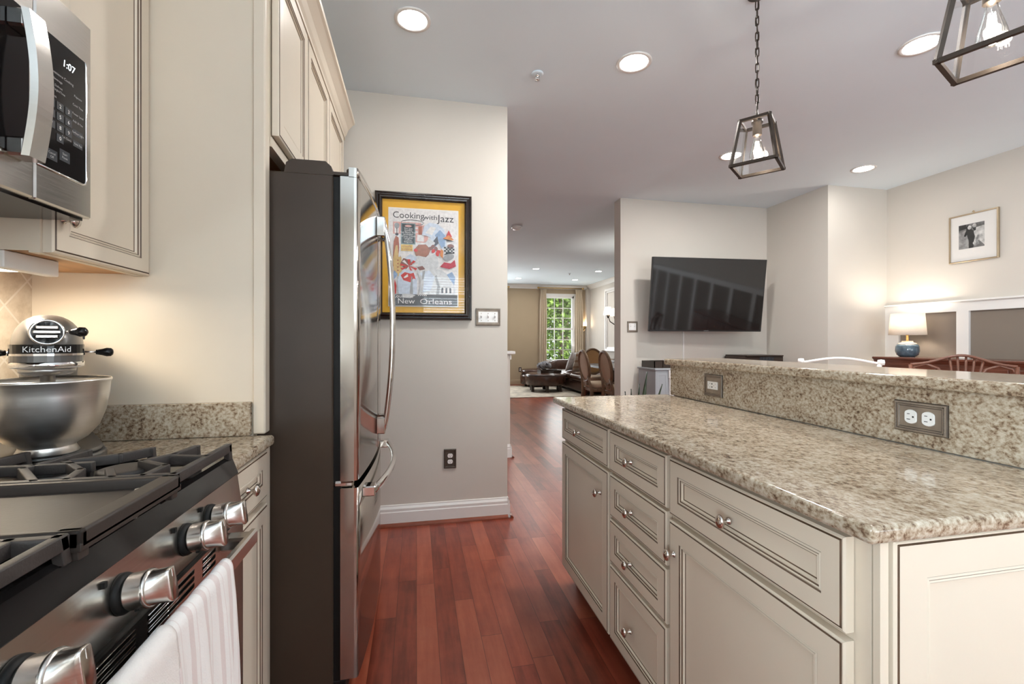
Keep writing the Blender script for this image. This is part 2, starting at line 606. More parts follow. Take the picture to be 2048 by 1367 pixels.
    def build(self, name, mats, parent=None, local=False, bevel=0.0, seg=2, recalc=True, sub=0):
        me = bpy.data.meshes.new(name)
        bm = bmesh.new()
        off = Vector((0, 0, 0))
        if parent is not None and not local:
            p = parent
            while p is not None:
                off += p.location
                p = p.parent
        bv = [bm.verts.new(Vector(p) - off) for p in self.v]
        for f, mi, sm in zip(self.f, self.mi, self.sm):
            try:
                bf = bm.faces.new([bv[i] for i in f])
            except ValueError:
                continue
            bf.material_index = mi
            bf.smooth = sm
        if recalc:
            bmesh.ops.recalc_face_normals(bm, faces=bm.faces[:])
        bm.to_mesh(me)
        bm.free()
        for m_ in (mats if isinstance(mats, (list, tuple)) else [mats]):
            me.materials.append(M[m_] if isinstance(m_, str) else m_)
        o = bpy.data.objects.new(name, me)
        COL.objects.link(o)
        if parent is not None:
            o.parent = parent
        if bevel:
            b = o.modifiers.new('bevel', 'BEVEL')
            b.width = bevel
            b.segments = seg
            b.limit_method = 'ANGLE'
            b.angle_limit = R(35)
            for p in me.polygons:
                p.use_smooth = True
            w = o.modifiers.new('wn', 'WEIGHTED_NORMAL')
            w.keep_sharp = True
        if sub:
            b = o.modifiers.new('sub', 'SUBSURF')
            b.levels = sub
            b.render_levels = sub
        return o


def tag(o, label, cat, group=None):
    o['label'] = label
    o['category'] = cat
    if group:
        o['group'] = group
    return o


def root(name, loc, label, cat, rz=0.0, group=None):
    o = bpy.data.objects.new(name, None)
    o.empty_display_size = 0.05
    o.location = loc
    o.rotation_euler = (0, 0, rz)
    COL.objects.link(o)
    return tag(o, label, cat, group)


def struct(o):
    o['kind'] = 'structure'
    return o


def copy_tree(o, parent=None):
    c = o.copy()
    COL.objects.link(c)
    if parent is not None:
        c.parent = parent
    for ch in list(o.children):
        copy_tree(ch, c)
    return c


def B(*a, c=0.0):
    return MB().box(*a, c=c)
# ================================================================== ROOM SHELL
CEIL = 2.76
XL, XR, YB, YF = -1.05, 4.80, -2.60, 12.25
struct(B(XL - .1, XR + .1, YB - .1, YF + .1, -.12, 0).build('floor', 'floor'))
struct(B(XL - .1, XR + .1, YB - .1, YF + .1, CEIL, CEIL + .1).build('ceiling', 'ceiling'))
b = MB()
b.box(XL - .1, XL, YB - .1, -2.2, 0, CEIL)
b.box(XL - .1, XL, -2.2, -.7, 0, .95)
b.box(XL - .1, XL, -2.2, -.7, 2.25, CEIL)
b.box(XL - .1, XL, -.7, YF + .1, 0, CEIL)
struct(b.build('wall_left', 'wall'))
b = MB()  # unseen window, added in the left wall to let fill light in
for a in ((-2.2, -2.15, .95, 2.25), (-.75, -.7, .95, 2.25), (-2.15, -.75, .95, 1.0), (-2.15, -.75, 2.2, 2.25), (-2.15, -.75, 1.59, 1.63)):
    b.box(XL - .08, XL + .01, a[0], a[1], a[2], a[3])
o = struct(b.build('window_5', 'trim'))
B(XL - .05, XL - .046, -2.15, -.75, 1.0, 2.2).build('pane', 'glass', o)
# right wall: taupe field behind the wainscot boards, cream above, tan in the far living room
b = MB()
b.box(XR, XR + .1, YB - .1, 3.84, 1.50, CEIL)
b.mat(1).box(XR, XR + .1, YB - .1, 3.84, 0, 1.50)
b.mat(0).box(XR, XR + .1, 3.84, YF + .1, 0, CEIL)
struct(b.build('wall_right', ['wall', 'taupe']))


def wall_with_openings(name, y0, y1, x0, x1, ops, mt):
    b = MB()
    xs = sorted(ops, key=lambda o: o[0])
    x = x0
    for (a, c, z0, z1) in xs:
        b.box(x, a, y0, y1, 0, CEIL)
        if z0 > 0:
            b.box(a, c, y0, y1, 0, z0)
        if z1 < CEIL:
            b.box(a, c, y0, y1, z1, CEIL)
        x = c
    b.box(x, x1, y0, y1, 0, CEIL)
    return struct(b.build(name, mt))


wall_with_openings('wall_rear', YB - .1, YB, XL, XR, [(.08, 1.92, 1.50, 2.56), (2.3, 4.4, .02, 2.22)], 'wall')
wall_with_openings('wall_far', YF, YF + .1, XL, XR, [(1.12, 1.98, .62, 2.45), (3.50, 4.36, .62, 2.45)], 'wall_tan')
struct(B(XL, 0.60, 3.01, 3.13, 0, CEIL).build('wall_kitchen', 'wall'))
struct(B(2.2, 4.185, 4.66, 4.82, 0, CEIL).build('wall_tv', 'wall'))
struct(B(4.065, 4.185, 3.96, 4.66, 0, CEIL).build('wall_side', 'wall'))
struct(B(4.065, XR, 3.84, 3.96, 0, CEIL).build('wall_dining', 'wall'))
struct(B(XL, 0.935, 4.55, 4.67, 0, 1.05).build('wall_stair', 'wall'))


def base_profile(s):
    # (distance out from the wall, height)
    return [(0, 0), (.016 * s, 0), (.016 * s, .088), (.013 * s, .094), (.013 * s, .110), (.006 * s, .124), (.005 * s, .132), (0, .134)]


# baseboard of the poster wall, wrapping its free end, and the cherry shoe moulding
b = MB()
b.prism([(3.01 - d, z) for d, z in base_profile(1)], 'x', XL, 0.60)
b.prism([(0.60 + d, z) for d, z in base_profile(1)], 'y', 3.01 - .016, 3.13)
struct(b.build('baseboard_kitchen', 'trim'))
b = MB()
shoe = [(0.016, 0), (.036, 0), (.035, .008), (.029, .016), (.016, .021)]
b.prism([(3.01 - d, z) for d, z in shoe], 'x', XL, 0.60)
b.prism([(0.60 + d, z) for d, z in shoe], 'y', 3.01 - .036, 3.13)
struct(b.build('trim_1', 'shoe'))
# stair half wall: cap and baseboard
struct(B(XL, 0.985, 4.52, 4.70, 1.05, 1.082, c=.006).build('trim_2', 'trim'))
b = MB()
b.prism([(4.55 - d, z) for d, z in base_profile(1)], 'x', XL, 0.935)
b.prism([(0.935 + d, z) for d, z in base_profile(1)], 'y', 4.55 - .016, 4.67)
b.prism([(0.935 + d * .7, 1.05 - (.134 - z) * .4) for d, z in base_profile(1)], 'y', 4.54, 4.68)
struct(b.build('baseboard_stair', 'trim'))
b = MB()
b.prism([(0.935 + d, z) for d, z in shoe], 'y', 4.51, 4.67)
struct(b.build('trim_3', 'shoe'))
for nm, y in (('baseboard_tv', 4.66),):
    struct(MB().prism([(y - d, z) for d, z in base_profile(1)], 'x', 2.2, 4.065).build(nm, 'trim'))
struct(MB().prism([(3.84 - d, z) for d, z in base_profile(1)], 'x', 4.065, 4.8).build('baseboard_dining', 'trim'))
struct(MB().prism([(YF - d, z) for d, z in base_profile(1)], 'x', XL, XR).build('baseboard_far', 'wall_tan'))
struct(MB().prism([(4.8 - d, z) for d, z in base_profile(1)], 'y', 4.0, YF).build('baseboard_right', 'trim'))

# board and batten wainscot on the right dining wall
b = MB()
t = .022
b.box(XR - t, XR, YB, 3.84, 1.452, 1.535)
b.box(XR - t - .02, XR, YB, 3.84, 1.535, 1.552, c=.003)
b.box(XR - t, XR, YB, 3.84, 0, .20)
y = 3.155
b.box(XR - t, XR, 3.705, 3.84, .20, 1.452)
while y > YB:
    b.box(XR - t, XR, y - .0475, y + .0475, .20, 1.452)
    y -= .635
struct(b.build('trim_4', 'trim'))

# crown moulding in the living room and the white post in its corner
cp = [(0, 0), (.10, 0), (.10, -.012), (.085, -.02), (.05, -.05), (.022, -.085), (.012, -.10), (.012, -.115), (0, -.115)]
b = MB()
b.prism([(YF - d, CEIL + z) for d, z in cp], 'x', XL, XR)
b.prism([(XR - d, CEIL + z) for d, z in cp], 'y', 4.82, YF)
struct(b.build('trim_5', 'trim'))
struct(B(4.70, 4.80, 12.14, YF, 0, CEIL - .10).build('trim_6', 'wall'))
# raised frame moulding on the right wall of the living room
b = MB()
for (y0, y1, z0, z1) in ((9.55, 11.02, .94, 2.52),):
    for k, (w_, d_) in enumerate(((.10, .02), (.055, .045))):
        b.box(XR - d_, XR, y0, y0 + w_, z0, z1)
        b.box(XR - d_, XR, y1 - w_, y1, z0, z1)
        b.box(XR - d_, XR, y0 + w_, y1 - w_, z0, z0 + w_)
        b.box(XR - d_, XR, y0 + w_, y1 - w_, z1 - w_, z1)
struct(b.build('trim_7', 'trim'))
# wall cable cover under the television
b = B(2.955, 2.972, 4.650, 4.66, .14, 1.60)
tag(b.build('cable_cover', 'trim'), 'thin white cable channel running down the wall below the television', 'cable cover')

# travertine backsplash tiles on the left wall behind the stand mixer
struct(B(XL, XL + .012, 0.2, 1.5, .90, 1.45).build('wall_tile', 'tile'))


# ------------------------------------------------------------------ windows
def window(n, x0, x1, z0, z1, y, s, cols, rows, meet=True):
    """double hung window in a wall parallel to X; s = direction into the room"""
    fr = MB()
    w = .05
    yb = y - s * .09
    fr.box(x0, x0 + w, yb, y, z0, z1); fr.box(x1 - w, x1, yb, y, z0, z1)
    fr.box(x0, x1, yb, y, z1 - w, z1); fr.box(x0, x1, yb, y + s * .02, z0, z0 + w)
    # casing on the room side
    c = .07
    fr.box(x0 - c, x0, y, y + s * .018, z0 - c, z1 + c); fr.box(x1, x1 + c, y, y + s * .018, z0 - c, z1 + c)
    fr.box(x0, x1, y, y + s * .018, z1, z1 + c); fr.box(x0 - .02, x1 + .02, y, y + s * .04, z0 - .03, z0)
    zm = (z0 + z1) / 2
    ym0, ym1 = y - s * .065, y - s * .045
    if meet:
        fr.box(x0 + w, x1 - w, y - s * .075, y - s * .03, zm - .025, zm + .025)
    X0, X1 = x0 + w, x1 - w
    for i in range(1, cols):
        xx = X0 + (X1 - X0) * i / cols
        fr.box(xx - .009, xx + .009, ym0, ym1, z0 + w, z1 - w)
    halves = ((z0 + w, zm - .025), (zm + .025, z1 - w)) if meet else ((z0 + w, z1 - w),)
    for a, b_ in halves:
        for i in range(1, rows):
            zz = a + (b_ - a) * i / rows
            fr.box(X0, X1, ym0, ym1, zz - .009, zz + .009)
    o = struct(fr.build('window_%d' % n, 'trim'))
    g = B(x0 + w, x1 - w, y - s * .058, y - s * .054, z0 + w, z1 - w).build('pane', 'glass', o)
    return o


window(1, 3.50, 4.36, .62, 2.45, YF, -1, 3, 3)
window(4, 1.12, 1.98, .62, 2.45, YF, -1, 3, 3)
window(2, .08, 1.92, 1.50, 2.56, YB, 1, 2, 1)
window(3, 2.3, 4.4, .02, 2.22, YB, 1, 2, 1, meet=False)  # unseen patio door, added as an opening for extra light
# wooden blind in front of the rear window (mirrored in the poster glass)
t = root('window_blind', (1.0, YB + .05, 2.50), 'white slatted blind hanging at the rear kitchen window', 'blind')
B(.10, 1.90, YB + .02, YB + .075, 2.47, 2.53, c=.004).build('head_rail', 'blind', t)
b = MB()
z = 2.43
while z > 1.56:
    b.X = Matrix.Translation((1.0, YB + .05, z)) @ Matrix.Rotation(R(38), 4, 'X')
    b.box(-.89, .89, -.022, .022, -.0015, .0015)
    z -= .048
b.X = Matrix.Identity(4)
b.box(.11, 1.89, YB + .03, YB + .07, 1.525, 1.54)
for x in (.4, 1.0, 1.6):
    b.tube([(x, YB + .05, 1.53), (x, YB + .05, 2.48)], .0012, 5)
o = b.build('slats', 'blind', t)


# ------------------------------------------------------------------ outdoors beyond the far window
struct(B(-6, 14, YF + .15, 30, -.6, -.5).build('ground_outside', 'lawn'))


def leafy_tree(x, y, h, r, seed, label):
    rnd = random.Random(seed)
    t = root('garden_tree', (x, y, -.5), label, 'tree')
    MB().tube([(x, y, -.5), (x + .05, y, h * .35), (x - .03, y + .05, h * .75)], [.11, .09, .05], 8).build('trunk', 'bark', t)
    b = MB()
    for k in range(3200):
        a = rnd.uniform(0, 2 * math.pi); u = rnd.uniform(-1, 1)
        q = r * (rnd.random() ** .4)
        c = Vector((x + q * math.cos(a) * math.sqrt(1 - u * u), y + q * math.sin(a) * math.sqrt(1 - u * u), h * .52 + u * q * h * .5 / r))
        s = rnd.uniform(.05, .12)
        d1 = Vector((rnd.gauss(0, 1), rnd.gauss(0, 1), rnd.gauss(0, 1))).normalized()
        d2 = d1.cross(Vector((rnd.gauss(0, 1), rnd.gauss(0, 1), rnd.gauss(0, 1)))).normalized()
        b.add([c - d1 * s, c + d2 * s * .5, c + d1 * s, c - d2 * s * .5], [(0, 1, 2, 3)])
    b.build('foliage', 'tree_leaf', t, recalc=False)


leafy_tree(4.85, 15.0, 4.6, 1.3, 3, 'sunlit leafy tree filling the middle of the far window')
leafy_tree(6.25, 18.6, 5.2, 1.7, 5, 'leafy tree showing at the right panes of the far window')
leafy_tree(7.6, 23.4, 6.5, 2.3, 8, 'taller leafy tree standing farther back beyond the far window')


# ================================================================== CEILING FIXTURES
def downlight(x, y, r, label, power, group):
    t = root('recessed_downlight', (x, y, CEIL), label, 'ceiling light', group=group)
    b = MB().lathe([(r * .80, -.002), (r * .82, -.006), (r, -.006), (r, -.0005)], (x, y, CEIL), seg=40, caps=False)
    b.build('trim_ring', 'trim', t)
    MB().lathe([(r * .80, -.004), (r * .72, .0)], (x, y, CEIL), seg=40, caps=False).build('baffle', 'trim', t)
    MB().lathe([(0, -.0032), (r * .79, -.0032)], (x, y, CEIL), seg=40).build('lens', 'can_lens', t)
    area('downlight_lamp', (x, y, CEIL - .012), (0, 0, 0), r * 1.3, 0, power, (1.0, 0.98, 0.95), 'DISK', 180)
    return t


G = 'recessed downlights in the kitchen ceiling'
downlight(-.019, 2.287, .088, 'recessed ceiling light nearest the tall refrigerator', 0.9, G)
downlight(1.205, 2.38, .098, 'recessed ceiling light between the sprinkler and the hanging chain', 13, G)
downlight(2.628, 1.921, .098, 'recessed ceiling light beside the large near lantern', 13, G)
downlight(2.62, 3.401, .098, 'recessed ceiling light seen behind the small hanging lantern', 11, G)
downlight(3.999, 3.411, .098, 'recessed ceiling light closest to the dining room corner', 1.3, G)
G = 'recessed downlights in the living room ceiling'
downlight(2.498, 11.108, .085, 'far recessed light nearest the tan wall, left of the window', 5.5, G)
downlight(2.541, 9.569, .085, 'recessed living room light above the ottoman, left of the sprinkler', 5.5, G)
downlight(3.976, 11.082, .085, 'recessed living room light just in front of the far window', 5.5, G)
downlight(4.009, 9.623, .085, 'recessed living room light above the sofa at right', 5.5, G)


def sprinkler(x, y, label):
    t = root('fire_sprinkler', (x, y, CEIL), label, 'sprinkler')
    MB().lathe([(.034, 0), (.036, -.004), (.030, -.009), (.016, -.010)], (x, y, CEIL), seg=28).build('escutcheon', 'ceiling', t)
    b = MB().lathe([(.011, -.008), (.011, -.016), (.006, -.018), (.005, -.030), (.006, -.032), (0, -.033)], (x, y, CEIL), seg=14)
    b.tube([(x - .010, y, CEIL - .014), (x - .012, y, CEIL - .025), (x - .004, y, CEIL - .036)], .002, 6)
    b.tube([(x + .010, y, CEIL - .014), (x + .012, y, CEIL - .025), (x + .004, y, CEIL - .036)], .002, 6)
    b.build('nozzle', 'chrome', t)
    MB().lathe([(.014, -.040), (.015, -.042), (.0, -.043)], (x, y, CEIL), seg=16).lathe([(.004, -.032), (.004, -.041)], (x, y, CEIL), seg=8).build('deflector', 'chrome', t)


sprinkler(.698, 2.595, 'small fire sprinkler on the kitchen ceiling beside the recessed light')
sprinkler(3.47, 10.045, 'tiny fire sprinkler on the far living room ceiling')
t = root('smoke_detector', (1.351, 6.133, CEIL), 'white round smoke detector on the ceiling of the passage', 'smoke detector')
MB().lathe([(.075, 0), (.075, -.012), (.068, -.016)], (1.351, 6.133, CEIL)).build('base', 'trim', t)
MB().lathe([(.062, -.016), (.060, -.030), (.04, -.040), (0, -.042)], (1.351, 6.133, CEIL)).build('cover', 'trim', t)


# ------------------------------------------------------------------ lantern pendants
def pendant(cx, cy, zb, zt, wb, wt, ang, sc, label):
    t = root('lantern_pendant', (cx, cy, CEIL), label, 'pendant light', group='lantern pendants above the breakfast bar')
    ca, sa = math.cos(ang), math.sin(ang)

    def P(x, y, z): return (cx + x * ca - y * sa, cy + x * sa + y * ca, z)
    hb, ht = wb / 2, wt / 2
    q = [(-1, -1), (1, -1), (1, 1), (-1, 1)]
    fr = MB()
    w = .0125 * sc
    bc = [P(a * hb, b_ * hb, zb) for a, b_ in q]
    tc = [P(a * ht, b_ * ht, zt) for a, b_ in q]
    for i in range(4):
        j = (i + 1) % 4
        fr.bar(bc[i], bc[j], w, w)
        fr.bar(tc[i], tc[j], w, w)
        fr.bar(bc[i], tc[i], w, w, up=Vector(bc[i]) - Vector((cx, cy, zb)))
        fr.box(bc[i][0] - w * .55, bc[i][0] + w * .55, bc[i][1] - w * .55, bc[i][1] + w * .55, zb - w * .5, zb + w * .5)
        fr.box(tc[i][0] - w * .55, tc[i][0] + w * .55, tc[i][1] - w * .55, tc[i][1] + w * .55, zt - w * .5, zt + w * .5)
    fr.bar(P(-ht, 0, zt), P(ht, 0, zt), w * 1.3, w * .6)
    fr.build('frame', 'bronze', t)
    for i in range(4):
        j = (i + 1) % 4
        k = .94
        c0, c1 = Vector((cx, cy, zb + .005)), Vector((cx, cy, zt - .005))
        a, b_ = c0 + (Vector(bc[i]) - Vector((cx, cy, zb))) * k, c0 + (Vector(bc[j]) - Vector((cx, cy, zb))) * k
        c, d = c1 + (Vector(tc[j]) - Vector((cx, cy, zt))) * k, c1 + (Vector(tc[i]) - Vector((cx, cy, zt))) * k
        MB().quad(a, b_, c, d).build('glass_pane', 'glass', t)
    s = MB().lathe([(.0, zt + .012), (.024 * sc, zt + .008), (.024 * sc, zt - .006), (.0185 * sc, zt - .008), (.0195 * sc, zt - .060), (.017 * sc, zt - .062), (0, zt - .062)], (cx, cy, 0), seg=20)
    s.build('socket', 'plate_dark', t)
    zs = zt - .060
    r = .033 * sc
    L = .118 * sc
    bl = MB().lathe([(.010, zs), (.013, zs - .012), (.017, zs - .03), (r * .85, zs - L * .6), (r, zs - L * .78), (r * .86, zs - L * .91), (r * .45, zs - L * .985), (0, zs - L)], (cx, cy, 0), seg=24)
    bl = bl.build('bulb', 'bulb_glass', t)
    f = MB()
    for k in range(8):
        a = k * math.pi / 4
        f.tube([(cx + .007 * math.cos(a), cy + .007 * math.sin(a), zs - L * .25), (cx + .0125 * math.cos(a), cy + .0125 * math.sin(a), zs - L * .78)], 0.00085, 5)
    f.build('filament', 'filament', bl)
    # chain with a cord, stirrup and canopy
    st = MB()
    st.tube([P(-.008, 0, zt + .01), P(-.009, 0, zt + .045), P(0, 0, zt + .055), P(.009, 0, zt + .045), P(.008, 0, zt + .01)], .003, 6)
    st.lathe([(.006, zt + .004), (.006, zt + .022), (.0, zt + .022)], (cx, cy, 0), seg=10)
    st.build('stirrup', 'bronze', t)
    ch = MB()
    z = zt + .050
    k = 0
    ll = .042
    while z + ll < CEIL - .02:
        pts = []
        for i in range(12):
            a = 2 * math.pi * i / 12
            u = .0068 * math.cos(a)
            v = (ll / 2 - .0068) * math.copysign(1, math.sin(a)) * (1 if abs(math.sin(a)) > .3 else 0) + .0068 * math.sin(a)
            th = ang + (math.pi / 2 if k % 2 else 0) + .25 * math.sin(k * 2.1)
            pts.append((cx + u * math.cos(th), cy + u * math.sin(th), z + ll / 2 + v))
        ch.tube(pts, .0027, 5, closed=True)
        z += ll - .0065
        k += 1
    ch.tube([(cx + .004 * math.sin(i * .9), cy + .004 * math.cos(i * .9), zt + .05 + (CEIL - .03 - zt - .05) * i / 24) for i in range(25)], .0022, 5)
    ch.build('chain', 'bronze', t)
    MB().lathe([(.040, 0), (.040, -.003), (.036, -.006), (.010, -.008), (.006, -.012), (0, -.012)], (cx, cy, CEIL), seg=28).build('canopy', 'bronze', t)
    l = bpy.data.lights.new('bulb_lamp', 'POINT')
    l.energy = 1.5
    l.color = (1.0, .90, .76)
    l.shadow_soft_size = .02
    lo = bpy.data.objects.new('bulb_lamp', l)
    lo.location = (cx, cy, zs - L * .55)
    COL.objects.link(lo)


pendant(1.522, 1.803, 1.974, 2.180, .180, .118, R(39), 1.0, 'small dark bronze lantern pendant hanging on a long chain above the bar')
pendant(1.538, .947, 1.958, 2.165, .184, .120, R(22.8), 1.0, 'large near lantern pendant cut off by the upper right corner')
# ================================================================== CABINET PARTS
def panel_face(b, o, u, v, n, w, h, fw, thick=.02, mats=(0, 1), flat=False):
    """five piece door: o = lower left corner of the front plane, u along width, v up, n outwards"""
    o, u, v, n = Vector(o), Vector(u), Vector(v), Vector(n)
    if flat:
        rings = [(0, -thick, 0), (0, -.004, 0), (.003, -.001, 0), (.0050, -.001, 0), (.0068, -.003, 1), (.0085, 0, 1), (fw, 0, 0)]
    else:
        rings = [(0, -thick, 0), (0, -.004, 0), (.003, -.0012, 0), (.0050, -.0012, 0), (.0066, -.0028, 1), (.0082, 0, 1),
                 (fw, 0, 0), (fw + .0022, -.0028, 1), (fw + .0055, -.0012, 0), (fw + .0070, -.0030, 0), (fw + .0092, -.0052, 1),
                 (fw + .0125, -.0045, 0), (fw + .0145, -.0095, 0), (fw + .0168, -.0105, 1)]
    idx = []
    vs = []
    for ins, dp, _ in rings:
        ins = min(ins, w * .49, h * .49)
        vs += [o + u * ins + v * ins + n * dp, o + u * (w - ins) + v * ins + n * dp, o + u * (w - ins) + v * (h - ins) + n * dp, o + u * ins + v * (h - ins) + n * dp]
    keep = b.m
    for i in range(1, len(rings)):
        fs = []
        for k in range(4):
            k2 = (k + 1) % 4
            fs.append(((i - 1) * 4 + k, (i - 1) * 4 + k2, i * 4 + k2, i * 4 + k))
        b.m = mats[rings[i][2]]
        base = len(b.v)
        b.add([vs[j] for j in range((i - 1) * 4, i * 4 + 4)], [tuple(x - (i - 1) * 4 for x in f) for f in fs])
    b.m = mats[0]
    b.add(vs[-4:], [(0, 1, 2, 3)])
    b.add(vs[:4], [(3, 2, 1, 0)])
    b.m = keep
    return b


def knob(parent, p, n, tall=True, s=1.0):
    """egg shaped nickel knob on a round stem"""
    b = MB()
    b.lathe([(.0085 * s, -.001), (.0085 * s, .002), (.0048 * s, .004), (.0042 * s, .014 * s), (.006 * s, .017 * s)], p, n, seg=16)
    k = 1.25 if tall else 1.0
    q = Vector(p) + Vector(n) * .0225 * s
    b.lathe([(0, -.008 * s), (.0075 * s, -.0065 * s), (.0125 * s, -.002 * s), (.013 * s, .001 * s), (.0105 * s, .005 * s), (.005 * s, .0078 * s), (0, .0083 * s)], q, n, seg=20, sy=k)
    return b.build('knob', 'nickel', parent)


# ================================================================== ISLAND (faces -X)
FX = 0.690      # front plane of doors
CX = 0.712      # face frame plane
BX = 1.290      # back of the island boxes
U, V, N = (0, -1, 0), (0, 0, 1), (-1, 0, 0)


def island_unit(name, label, y0, y1, fronts, kind):
    """fronts: list of (part name, z0, z1, knob y, knob z)"""
    t = root(name, ((CX + BX) / 2, (y0 + y1) / 2, 0), label, 'cabinet', group='cream island base cabinets')
    b = MB()
    b.box(CX, BX, y0 + .001, y1 - .001, .115, .868)
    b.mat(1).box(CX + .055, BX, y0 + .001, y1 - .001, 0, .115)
    b.build('carcass', ['cab', 'toe'], t)
    for nm, ya, yb, z0, z1, ky, kz in fronts:
        b = MB()
        panel_face(b, (FX, yb, z0), U, V, N, yb - ya, z1 - z0, .0435 if nm == 'drawer' else .051)
        o = b.build(nm, ['cab', 'glaze'], t)
        knob(o, (FX, ky, kz), N)
    return t


island_unit('island_cabinet', 'cream island cabinet at the far end, one drawer over one door', 1.562, 2.125,
            [('drawer', 1.569, 2.112, .713, .857, 1.872, .785), ('door', 1.569, 2.112, .100, .698, 1.640, .600)], 0)
island_unit('island_cabinet', 'cream island cabinet in the middle with a stack of four drawers', 1.163, 1.560,
            [('drawer', 1.171, 1.555, .709, .857, 1.383, .783), ('drawer', 1.171, 1.555, .545, .698, 1.383, .617),
             ('drawer', 1.171, 1.555, .379, .534, 1.388, .445), ('drawer', 1.171, 1.555, .100, .368, 1.388, .224)], 0)
island_unit('island_cabinet', 'cream island cabinet nearest the viewer with one wide drawer and one wide door', .594, 1.161,
                  [('drawer', .622, 1.156, .698, .857, .905, .775), ('door', .622, 1.156, .100, .684, 1.128, .598)], 0)
# framed end panel, facing the viewer
nt_ = root('island_end_cladding', (1.2, .585, 0), 'framed white end of the island, facing the viewer at the lower right', 'cabinet end')
b = MB()
b.box(CX, CX + .016, .580, .5915, .115, .868)
panel_face(b, (CX + .020, .572, .10), (1, 0, 0), V, (0, -1, 0), 1.0, .767, .062, .018)
b.mat(0).box(CX + .020, 1.72, .5902, .5925, .10, .868)
b.build('framed_panel', ['cab', 'glaze'], nt_)

# knee wall, granite
struct(B(1.325, 1.50, .60, 2.16, 0, 1.058).build('wall_bar', 'wall'))
o = B(.672, 1.306, .560, 2.205, .870, .900).build('island_countertop', 'granite', bevel=.009, seg=3)
tag(o, 'speckled beige granite worktop on the cream island', 'countertop')
o = B(1.3055, 1.3245, .560, 2.170, .9005, 1.058).build('granite_backsplash', 'granite_v', bevel=.002, seg=1)
tag(o, 'upright speckled granite strip with two outlets behind the island worktop', 'backsplash')
o = MB().prism([(1.275, .56), (1.275, 2.18), (1.30, 2.205), (1.60, 2.205), (1.625, 2.18), (1.625, .56)], 'z', 1.0585, 1.090).build('bar_top', 'granite', bevel=.008, seg=3)
tag(o, 'raised granite breakfast bar ledge above the island worktop', 'bar top')


# ------------------------------------------------------------------ outlets and switches
def duplex(b, c, u, v, n, s=1.0, turn=False):
    """one pair of receptacle faces at c"""
    c, u, v, n = Vector(c), Vector(u), Vector(v), Vector(n)
    for k in (-1, 1):
        q = c + v * (.0195 * k * s)
        pts = []
        for i in range(24):
            a = 2 * math.pi * i / 24
            x, y = .0172 * s * math.cos(a), .0172 * s * math.sin(a)
            y = max(-.0135 * s, min(.0135 * s, y))
            pts.append((x, y))
        vs = [q + u * x + v * y for x, y in pts] + [q + u * x * .96 + v * y * .96 + n * .003 for x, y in pts]
        m = len(pts)
        b.mat(0).add(vs, [tuple(range(m, 2 * m))] + [(i, (i + 1) % m, m + (i + 1) % m, m + i) for i in range(m)])
        b.mat(1)
        for dx, dy, w, h in ((-.0065, .004, .0016, .008), (.0065, .004, .0016, .0065), (0, -.0065, .004, .004)):
            p = q + u * (dx * s) + v * (dy * s) + n * .0032
            b.quad(p - u * w * s / 2 - v * h * s / 2, p + u * w * s / 2 - v * h * s / 2, p + u * w * s / 2 + v * h * s / 2, p - u * w * s / 2 + v * h * s / 2)
    return b


